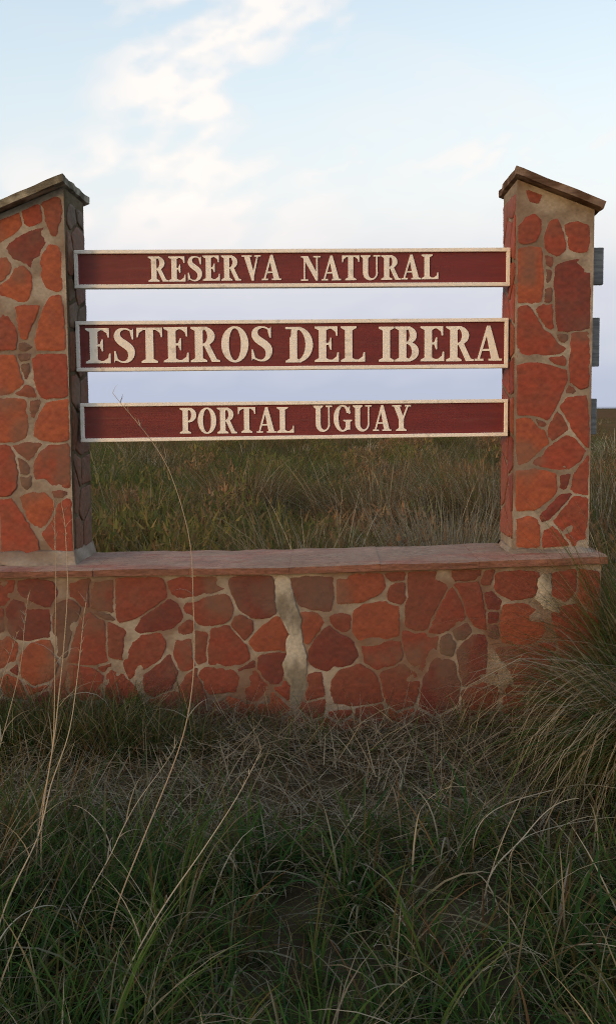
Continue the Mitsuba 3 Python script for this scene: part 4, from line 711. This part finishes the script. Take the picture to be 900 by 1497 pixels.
def board(label, corners, words, end_x):
    t = thing('sign_board', label, 'sign', 'boards of the sign between the pillars')
    xa, xb, zb0, zt0, zb1, zt1 = corners            # left, right, bottom and top at the left and at the right end
    fr = 0.020
    yf, yp, yb = 0.128, 0.146, 0.190

    def shear(m):
        v = np.array(m.vertices)
        k = (v[:, 0] - xa) / (xb - xa)
        f = v[:, 2]
        lo, hi = zb0 + (zb1 - zb0) * k, zt0 + (zt1 - zt0) * k
        m.vertices = np.c_[v[:, 0], v[:, 1], lo + f * (hi - lo)]
        return m
    h = zt0 - zb0
    q = fr / h
    part(t, 'panel', shear(box(xa + fr, xb - fr, yp, yb - 0.004, q, 1 - q)), 'red_paint')

    def rail(x0, x1, f0, f1):
        m = box(x0, x1, yf, yb, f0 * h, f1 * h, 0.0025)
        m.vertices = np.c_[m.vertices[:, 0], m.vertices[:, 1], m.vertices[:, 2] / h]
        return shear(m)
    part(t, 'frame_rail', rail(xa, xb, 1 - q, 1), 'cream_paint')
    part(t, 'frame_rail', rail(xa, xb, 0, q), 'cream_paint')
    part(t, 'frame_rail', rail(xa, xa + fr, q, 1 - q), 'cream_paint')
    part(t, 'frame_rail', rail(xb - fr, xb, q, 1 - q), 'cream_paint')
    part(t, 'board_end', box(1.333, end_x, 0.15, 0.186, zb1 + .004, zt1 - .002, 0.003), 'grey_wood', label='weathered grey board end sticking out beyond the right pillar')
    for i, (s, x0, x1, z0, z1) in enumerate(words):
        word(t, s, x0, x1, z0, z1, yp + 0.0005, 60 + i)


board('upper dark red board with cream letters RESERVA NATURAL', (-1.351, 0.926, 2.248, 2.446, 2.237, 2.433),
      [('RESERVA', -.960, -.264, 2.280, 2.410), ('NATURAL', -.161, .557, 2.276, 2.403)], 1.412)
board('middle dark red board, the tallest, with the largest cream letters ESTEROS DEL IBERA', (-1.353, 0.920, 1.814, 2.078, 1.814, 2.073),
      [('ESTEROS', -1.301, -.314, 1.858, 2.042), ('DEL', -.244, .175, 1.853, 2.038), ('IBERA', .243, .888, 1.852, 2.034)], 1.398)
board('lowest dark red board with cream letters PORTAL UGUAY', (-1.340, 0.922, 1.440, 1.648, 1.457, 1.652),
      [('PORTAL', -.810, -.203, 1.483, 1.619), ('UGUAY', -.102, .412, 1.488, 1.625)], 1.390)

# ------------------------------------------------------------------ grass
GREEN = np.array([(0.042, 0.095, 0.024), (0.056, 0.105, 0.026), (0.034, 0.080, 0.028), (0.070, 0.112, 0.028)])
OLIVE = np.array([(0.095, 0.090, 0.032), (0.110, 0.095, 0.038), (0.080, 0.078, 0.028)])
BROWN = np.array([(0.135, 0.085, 0.045), (0.115, 0.070, 0.036), (0.15, 0.105, 0.055)])
STRAW = np.array([(0.32, 0.265, 0.18), (0.255, 0.21, 0.14), (0.38, 0.33, 0.24), (0.23, 0.205, 0.16)])


def pick(r_, pal, n):
    return pal[r_.integers(len(pal), size=n)] * r_.uniform(0.75, 1.25, (n, 1))


def mixed(r_, n, weights, pals=(GREEN, OLIVE, BROWN, STRAW)):
    wv = np.broadcast_to(np.asarray(weights, float), (n, len(pals))) if np.ndim(weights) == 1 else weights
    cum = np.cumsum(wv / wv.sum(1, keepdims=True), 1)
    which = (r_.random((n, 1)) > cum).sum(1)
    out = np.zeros((n, 3))
    for k, p in enumerate(pals):
        m = which == k
        out[m] = pick(r_, p, m.sum())
    return out, which


def blades(r_, base, length, az, th0, bend, width, seg, col, tip=None, floor=None):
    """Ribbons that taper to a point: th0 is each blade's lean from the upright at its root, bend how much further it leans at the tip (radians)."""
    n = len(base)
    tip = col if tip is None else tip
    pos = base.copy()
    d = np.stack([np.cos(az), np.sin(az), np.zeros(n)], -1)
    tw = az + np.pi / 2 + r_.normal(0, 0.6, n)
    sv = np.stack([np.cos(tw), np.sin(tw), r_.normal(0, .15, n)], -1)
    V, C = [], []
    for k in range(seg + 1):
        t = k / seg
        if k:
            a = th0 + bend * (t - 0.5 / seg) ** 1.3
            pos = pos + (length / seg)[:, None] * (np.sin(a)[:, None] * d + np.cos(a)[:, None] * np.array([0, 0, 1.0]))
            if floor is not None:
                pos[:, 2] = np.maximum(pos[:, 2], base[:, 2] + floor)
        c = col + (tip - col) * t
        if k == seg:
            V.append(pos[:, None]); C.append(c[:, None])
        else:
            hw = (width * (1 - t) ** 0.55 * 0.5)[:, None]
            V.append(np.stack([pos - sv * hw, pos + sv * hw], 1)); C.append(np.stack([c, c], 1))
    V, C = np.concatenate(V, 1), np.concatenate(C, 1)
    m = 2 * seg + 1
    f = []
    for k in range(seg - 1):
        a = 2 * k
        f += [(a, a + 1, a + 3), (a, a + 3, a + 2)]
    f.append((2 * seg - 2, 2 * seg - 1, 2 * seg))
    F = (np.array(f)[None] + (np.arange(n) * m)[:, None, None]).reshape(-1, 3)
    return V.reshape(-1, 3), F, C.reshape(-1, 3)


def joined(parts):
    V, F, C, at = [], [], [], 0
    for v, f, c in parts:
        V.append(v); F.append(f + at); C.append(c); at += len(v)
    return (np.vstack(V), np.vstack(F)), np.clip(np.vstack(C), 0, 1)


def grass_entry(k, parts):
    m, c = joined(parts)
    scene[k] = mikit.ply(m, 'grass', False, color=c)


def at_ground(x, y):
    return np.stack([x, y, ground_z(x, y)], -1)


def fld(x, y, freq, seed):
    return meshkit.fbm(np.stack([x * freq, y * freq, x * 0 + seed], -1), 3, seed)


# --- foreground: matted straw near the wall, greener and longer towards the camera
def tufts(r_, ntuft, per, xr, yr, lrange, wrange, weights, spread, th, bend, seg=5, thin=None):
    cx, cy = r_.uniform(*xr, ntuft), r_.uniform(*yr, ntuft)
    if thin is not None:
        keep = r_.random(ntuft) < thin(cx, cy)
        cx, cy = cx[keep], cy[keep]
    n = len(cx) * per
    ci = np.repeat(np.arange(len(cx)), per)
    a = r_.uniform(0, 2 * np.pi, n)
    rad = spread * np.sqrt(r_.random(n))
    x, y = cx[ci] + rad * np.cos(a), cy[ci] + rad * np.sin(a)
    scale = r_.uniform(*lrange, len(cx))[ci] * r_.uniform(0.55, 1.15, n)
    sway = r_.uniform(0, 2 * np.pi, len(cx))[ci]
    az = np.where(r_.random(n) < 0.6, a + r_.normal(0, .5, n), sway + r_.normal(0, .6, n))
    wv = weights(cx, cy)[ci] if callable(weights) else weights
    col, which = mixed(r_, n, wv)
    tip = np.where(((which < 2) & (r_.random(n) < 0.25))[:, None], pick(r_, STRAW, n) * 0.8, col * r_.uniform(0.9, 1.3, (n, 1)))
    wd = r_.uniform(*wrange, n)
    return blades(r_, at_ground(x, y), scale, az, np.abs(r_.normal(*th, n)), r_.uniform(*bend, n), wd, seg, col, tip, floor=0.01)


def fg_w(cx, cy):
    g = fld(cx, cy, 1.6, 31)
    near = np.clip((-1.0 - cy) / 0.9, 0, 1)
    green = np.clip((g - 0.40) / 0.15, 0, 1) * (0.2 + 1.1 * near) + 0.15
    return np.stack([1.15 * green, 0.40 + 0 * g, 0.40 * (1 - near) + 0.13, 0.42 * (1 - near) + 0.05], -1)


r1 = np.random.default_rng(101)
XR = (-2.2, 2.2)


def left_bank(cx, cy):
    return np.clip((-0.55 - cx) / 0.5, 0.04, 1)


def clumpy(cx, cy):
    return np.clip((fld(cx, cy, 1.1, 41) - 0.30) / 0.25, 0.5, 1)


fg = [
    tufts(r1, 620, 12, XR, (-1.9, -0.21), (0.07, 0.17), (0.003, 0.007), fg_w, 0.09, (1.15, 0.4), (0.3, 1.2), 4),
    tufts(r1, 560, 24, XR, (-0.75, -0.22), (0.20, 0.42), (0.003, 0.007), (.9, .6, .25, .10), 0.06, (0.30, 0.3), (0.3, 1.6), 5, thin=left_bank),
    tufts(r1, 640, 20, XR, (-4.3, -1.55), (0.18, 0.42), (0.004, 0.010), fg_w, 0.06, (0.50, 0.38), (0.4, 1.9), 6, thin=clumpy),
    tufts(r1, 120, 34, (-2.2, -0.45), (-4.0, -1.7), (0.30, 0.58), (0.004, 0.009), fg_w, 0.06, (0.32, 0.28), (0.3, 1.7), 6),
    tufts(r1, 260, 24, (-2.0, 2.2), (-4.2, -1.7), (0.20, 0.44), (0.007, 0.015), (1.0, .35, .05, .05), 0.05, (0.50, 0.33), (0.6, 1.7), 7),
]
grass_entry('meadow_grass', fg)
labels['meadow_grass'] = {'label': 'dark green tangled grass in front of the low wall', 'category': 'grass', 'kind': 'stuff'}
# matted dry thatch, and single bleached blades standing out of it
n = 30000
x, y = r1.uniform(*XR, n), -0.21 - 3.9 * r1.random(n) ** 1.6
hh = r1.random(n) ** 2 * 0.10
b = at_ground(x, y)
b[:, 2] += hh
col, _ = mixed(r1, n, (0.04, 0.15, 0.26, 0.80))
col *= 1.15
dead = fld(x, y, 1.7, 77)
keep = r1.random(n) < np.clip((dead - 0.3) / 0.22, 0.12, 1) * np.clip(1 - 0.9 * (-1.4 - y) / 0.7, 0.10, 1)
n = keep.sum()
thatch = [blades(r1, b[keep], r1.uniform(.08, .32, n), r1.uniform(0, 6.28, n), r1.normal(1.35, .35, n), r1.uniform(-.5, .9, n), r1.uniform(.0025, .006, n), 4, col[keep], None, floor=0.004)]
n = 260
x, y = r1.uniform(*XR, n), r1.uniform(-4.1, -1.5, n)
thatch.append(blades(r1, at_ground(x, y), r1.uniform(.25, .55, n), r1.uniform(0, 6.28, n), np.abs(r1.normal(.5, .35, n)), r1.uniform(.3, 2.3, n), r1.uniform(.004, .008, n), 8, pick(r1, STRAW, n) * 1.15))
grass_entry('dry_thatch', thatch)
labels['dry_thatch'] = {'label': 'matted dead straw lying on the ground before the wall', 'category': 'dry grass', 'kind': 'stuff'}

# --- the plain behind the wall, out to where single clumps melt together
r2 = np.random.default_rng(202)


def plain(ncl, per, d0, d1, lr, wr, seg, weights, half=0.36):
    # depth from the camera, denser near
    u = r2.random(ncl)
    dist = 1 / (1 / d0 + u * (1 / d1 - 1 / d0)) if d1 / d0 > 3 else d0 + u * (d1 - d0)
    cx, cy = dist * r2.uniform(-half, half, ncl), dist - 5.5
    tall = 0.25 + 1.5 * fld(cx, cy, 0.5, 55)
    ci = np.repeat(np.arange(ncl), per)
    n = ncl * per
    a = r2.uniform(0, 6.283, n)
    rad = (0.10 + 0.012 * dist)[ci] * np.sqrt(r2.random(n)) * 1.1
    x, y = cx[ci] + rad * np.cos(a), cy[ci] + rad * np.sin(a)
    L = (r2.uniform(*lr, ncl) * tall)[ci] * r2.uniform(0.5, 1.1, n)
    wv = weights(cx, cy)[ci]
    one, wc = mixed(r2, ncl, weights(cx, cy))
    col, which = mixed(r2, n, wv)
    one = one * np.clip(0.30 + 1.75 * fld(cx, cy, 0.42, 300), .5, 1.8)[:, None]
    col = 0.25 * col + 0.75 * one[ci] * r2.uniform(0.7, 1.3, (n, 1))
    wd = r2.uniform(*wr, n) * np.maximum(1, dist / 9)[ci] ** 0.8
    return blades(r2, at_ground(x, y), L, a + r2.normal(0, .5, n), np.abs(r2.normal(.34, .28, n)), r2.uniform(.2, 2.1, n), wd, seg, col, None, floor=0.01)


def bg_w(cx, cy):
    g = fld(cx, cy, 0.45, 91)
    h = fld(cx, cy, 0.16, 191)
    left = np.clip((0.4 - cx / (cy + 5.5) * 5), 0, 1)
    far = np.clip((cy - 20) / 40, 0, 1)
    return np.stack([np.clip((g - 0.42) / 0.10, 0, 1) * (0.5 + 0.7 * left) * (1 - .7 * far), 0.60 + 0.35 * left, (0.50 + 0.25 * (1 - left)) * (0.4 + np.clip((h - .35) / .15, 0, 1.6)) + far, 0.20 + 0.24 * (1 - left) - .1 * far], -1)


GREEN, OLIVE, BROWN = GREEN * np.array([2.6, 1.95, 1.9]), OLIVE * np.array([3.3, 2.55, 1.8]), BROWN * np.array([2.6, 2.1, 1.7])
back = [plain(1500, 46, 6.6, 15, (0.24, 0.92), (0.005, 0.011), 5, bg_w),
        plain(2000, 28, 14, 45, (0.26, 0.95), (0.004, 0.009), 4, bg_w, 0.28),
        plain(2400, 14, 42, 190, (0.34, 0.78), (0.004, 0.008), 3, bg_w, 0.25)]


def bush(r_, x, y, rad, hgt, n, pal, leaf=(0.05, 0.12), wr=(0.012, 0.028)):
    """A low rounded herb: leaves spread through the dome's volume, thinner inside, on a few dry stems."""
    q = r_.normal(0, 1, (n, 3))
    q /= np.linalg.norm(q, axis=1, keepdims=True)
    q[:, 2] = np.abs(q[:, 2])
    lump = 0.72 + 0.56 * meshkit.fbm(q * 2.3 + x, 3, int(abs(x * 97)) % 50)
    q *= (r_.random(n) ** 0.45 * lump)[:, None]
    base = np.array([x, y, float(ground_z(np.array(x), np.array(y)))]) + q * np.array([rad, rad, hgt])
    c = pick(r_, pal, n)
    lf = blades(r_, base, r_.uniform(*leaf, n), r_.uniform(0, 6.283, n), r_.uniform(.1, 1.3, n), r_.uniform(0, .8, n), r_.uniform(*wr, n), 2, c)
    k = max(12, n // 25)
    st = blades(r_, at_ground(x + r_.normal(0, rad * .2, k), y + r_.normal(0, rad * .2, k)), np.full(k, hgt * 1.05) * r_.uniform(.6, 1.2, k), r_.uniform(0, 6.283, k), np.abs(r_.normal(.4, .25, k)), r_.uniform(0, .5, k), np.full(k, .006), 4, pick(r_, BROWN, k))
    return [lf, st]


HERB = np.array([(0.15, 0.145, 0.048), (0.20, 0.165, 0.060), (0.22, 0.155, 0.075), (0.12, 0.135, 0.042)])
RUST = np.array([(0.27, 0.15, 0.08), (0.21, 0.12, 0.065), (0.29, 0.195, 0.105)])
for k in range(330):
    dist = 1 / (1 / 7.0 + r2.random() * (1 / 60 - 1 / 7.0))
    xx = dist * r2.uniform(-.30, .30)
    rad = r2.uniform(.20, .62) * (1 + dist * .012)
    back += bush(r2, xx, dist - 5.5, rad, rad * r2.uniform(.7, 1.25), int(rad * (1300 if dist < 18 else 550)), HERB if r2.random() < (.75 if xx < 0 else .45) else RUST,
                 (0.05 + .002 * dist, 0.12 + .003 * dist), (0.012 + .0006 * dist, 0.026 + .001 * dist))
grass_entry('prairie_grass', back)
labels['prairie_grass'] = {'label': 'brown and olive wild grass of the plain behind the wall', 'category': 'wild grass', 'kind': 'stuff'}

# --- tussocks one can point at


def tussock(label, x, y, n, L, wr, spread=None, th=None, bend=None, weights=None, az_mean=None, az_sd=0.8, seed=1, seg=6, tipstraw=0.2, group=None):
    k = thing('grass_tussock', label, 'tussock', group)
    r_ = np.random.default_rng(seed)
    if isinstance(n, list):
        sp, layers = wr, n
    else:
        sp, layers = spread, [(n, L, wr, th, bend, weights, tipstraw)]
    out = []
    for n, L, wr, th, bend, weights, tipstraw in layers:
        a = r_.uniform(0, 6.283, n)
        rad = sp * np.sqrt(r_.random(n))
        px, py = x + rad * np.cos(a), y + rad * np.sin(a)
        lean = r_.integers(0, 14, n)
        az = a + r_.normal(0, .4, n) if az_mean is None else np.where(r_.random(n) < .75, az_mean + r_.normal(0, az_sd, 14)[lean] + r_.normal(0, .25, n), a)
        col, which = mixed(r_, n, weights)
        tip = np.where((r_.random(n) < tipstraw)[:, None], pick(r_, STRAW, n), col * 1.1)
        out.append(blades(r_, at_ground(px, py), L * r_.uniform(.45, 1.15, n), az, np.abs(r_.normal(*th, n)), r_.uniform(*bend, n), r_.uniform(*wr, n), seg, col, tip, floor=0.01))
    m, c = joined(out)
    scene[k] = mikit.ply(m, 'grass', False, color=c)


tussock('large drooping tussock of straw and green grass leaning against the right end of the wall', 1.50, -0.95,
        [(5600, .96, (.004, .008), (.33, .25), (1.0, 2.8), (.75, .50, .10, .14), .12), (600, 1.30, (.005, .010), (.14, .13), (2.5, 4.0), (.02, .08, .18, 1.0), .9)], None, .30, None, None, None, 3.7, 1.0, 5, 11)
tussock('tall upright green tussock at the right end of the wall behind the drooping one', 1.60, -0.25, 1900, 1.22, (.003, .006), .20, (.22, .2), (.4, 1.8), (.4, .6, .3, .15), 3.3, 1.2, 6, 7)
tussock('pale feathery tussock of tall dry grass behind the wall beside the right pillar', 0.92, 2.4, 1500, 1.02, (.004, .008), .42, (.20, .16), (.1, 1.0), (.03, .10, .25, .9), None, .8, 7)
tussock('dark olive tussock just behind the middle of the wall', -0.35, 3.6, 1600, .80, (.004, .008), .30, (.35, .3), (.3, 1.6), (.25, .6, .6, .02), None, .8, 8)
tussock('dark brown tussock in the plain below the letters PORTAL', -1.15, 8.2, 1700, 1.05, (.006, .013), .50, (.4, .3), (.3, 1.4), (.0, .1, 1.0, .02), None, .8, 9)

for lab, x, y, nn, L, sp, wts, sd in [
    ('tall soft brown tussock in the field just right of the right pillar', 2.55, 4.2, 2200, 1.22, .62, (.1, .5, .8, .35), 21),
    ('brown bushy tussock in the field below the letters UGUAY', 0.55, 6.6, 2000, 1.12, .65, (.02, .2, 1.0, .2), 22),
    ('broad yellow olive tussock in the field beside the left pillar', -2.0, 6.0, 2000, .92, .70, (.3, 1.0, .3, .05), 23),
    ('tall brown tussock close to the right pillar under the end of the lowest board', 1.75, 6.4, 2200, 1.25, .60, (.05, .45, .9, .3), 24),
    ('green leafy tussock in the middle of the field, left of the dark olive one', -1.05, 5.2, 1500, .72, .55, (1.0, .5, .1, .02), 25),
]:
    tussock(lab, x, y, nn, L, (.006, .013), sp, (.38, .28), (.3, 1.8), wts, None, .8, sd)

# --- long dry stalks in the foreground


def tube(P, r0, r1, sides=5, sub=6):
    from scipy.interpolate import CubicSpline
    P = np.asarray(P, float)
    u = np.r_[0, np.cumsum(np.linalg.norm(np.diff(P, axis=0), axis=1))]
    q = np.linspace(0, u[-1], max(8, sub * (len(P) - 1)))
    C = CubicSpline(u, P)(q)
    C = C + 0.008 * (np.stack([meshkit.fbm(np.c_[q * 5, q * 0 + P[0, 0] * 9, q * 0 + a * 7.3], 2, a) for a in range(3)], -1) - 0.5)
    d = np.gradient(C, axis=0)
    d /= np.linalg.norm(d, axis=1, keepdims=True)
    a = np.cross(d, [0.3, 1, 0.1]); a /= np.linalg.norm(a, axis=1, keepdims=True)
    b = np.cross(d, a)
    rr = np.linspace(r0, r1, len(C))
    an = np.arange(sides) * 2 * np.pi / sides
    V = C[:, None] + rr[:, None, None] * (np.cos(an)[None, :, None] * a[:, None] + np.sin(an)[None, :, None] * b[:, None])
    n_ = len(C)
    i, j = np.meshgrid(np.arange(n_ - 1), np.arange(sides), indexing='ij')
    p, q2 = (i * sides + j).ravel(), (i * sides + (j + 1) % sides).ravel()
    F = np.vstack([np.stack([p, q2, q2 + sides], 1), np.stack([p, q2 + sides, p + sides], 1)])
    return V.reshape(-1, 3), F


STALK_LABELS = [
    'pale dry stalk at the left edge, ending in front of the left wall stones',
    'left one of two thin upright dry stalks before the left pillar',
    'right one of two thin upright dry stalks before the left pillar',
    'short straw stalk slanting up from the left picture edge to the wall',
    'straw stalk at the very left edge in front of the wall, leftmost of all',
    'longest arching dry stalk, crossing the wall and ending thinly in front of the lowest board',
    'short straight stalk leaning against the foot of the longest arching stalk',
    'straight slanting dry stalk in the middle foreground, standing free of the others',
    'bent dry blade arching over at the lower left edge',
    'dry blade curling over to the left below the wall in the left foreground',
    'upper pale arching blade crossing the right picture edge in front of the big tussock',
    'thickest pale arching blade in the right foreground',
    'lower pale blade reaching to the right picture edge']
STALK_C = [(.42, .33, .22), (.36, .27, .17), (.42, .31, .20), (.36, .28, .18), (.33, .26, .17), (.40, .29, .19), (.40, .33, .24), (.42, .36, .28), (.40, .36, .28), (.36, .31, .23), (.34, .31, .24), (.38, .34, .26), (.34, .31, .24)]
STALK_R = [.0030, .0030, .0030, .0024, .0022, .0027, .0026, .0028, .0032, .0026, .0024, .0034, .0024]
for k, P in enumerate(STALKS_DATA):
    P = [tuple(p) for p in P]
    x, y, z = P[0]
    if k not in (9,):
        P = [(x - 0.3 * (P[1][0] - x), y, float(ground_z(np.array(x), np.array(y))))] + P
    key = thing('grass_stalk', STALK_LABELS[k], 'stalk', 'dry stalks in the foreground grass')
    v, f = tube(P, STALK_R[k], STALK_R[k] * .35)
    c = np.tile(np.array(STALK_C[k]), (len(v), 1))
    ring = v.reshape(-1, 5, 3).mean(1)
    r_ = np.random.default_rng(900 + k)
    bits = [(v, f, c)]
    if k < 8:                                  # a few withered leaves low down, spikelets near the tip
        at = ring[r_.integers(int(len(ring) * .1), int(len(ring) * .6), 4)]
        bits.append(blades(r_, at, r_.uniform(.10, .26, 4), r_.uniform(0, 6.28, 4), r_.uniform(.3, .9, 4), r_.uniform(.8, 2.2, 4), r_.uniform(.003, .006, 4), 6, pick(r_, STRAW, 4)))
        n_ = 16
        at = ring[np.clip((len(ring) * (1 - .16 * r_.random(n_))).astype(int), 0, len(ring) - 1)]
        bits.append(blades(r_, at, r_.uniform(.015, .05, n_), r_.uniform(0, 6.28, n_), r_.uniform(.2, .7, n_), r_.uniform(0, .8, n_), r_.uniform(.002, .0035, n_), 3, pick(r_, STRAW, n_)))
    (v, f), c = joined(bits)
    scene[key] = mikit.ply((v, f), 'grass_stalk_skin', True, color=c)
scene['grass_stalk_skin'] = {'type': 'diffuse', 'reflectance': VC}

for k, d in list(scene.items()):
    if d.get('type') in ('bumpmap', 'diffuse', 'principled'):
        scene[k] = {'type': 'twosided', 'bsdf': d}
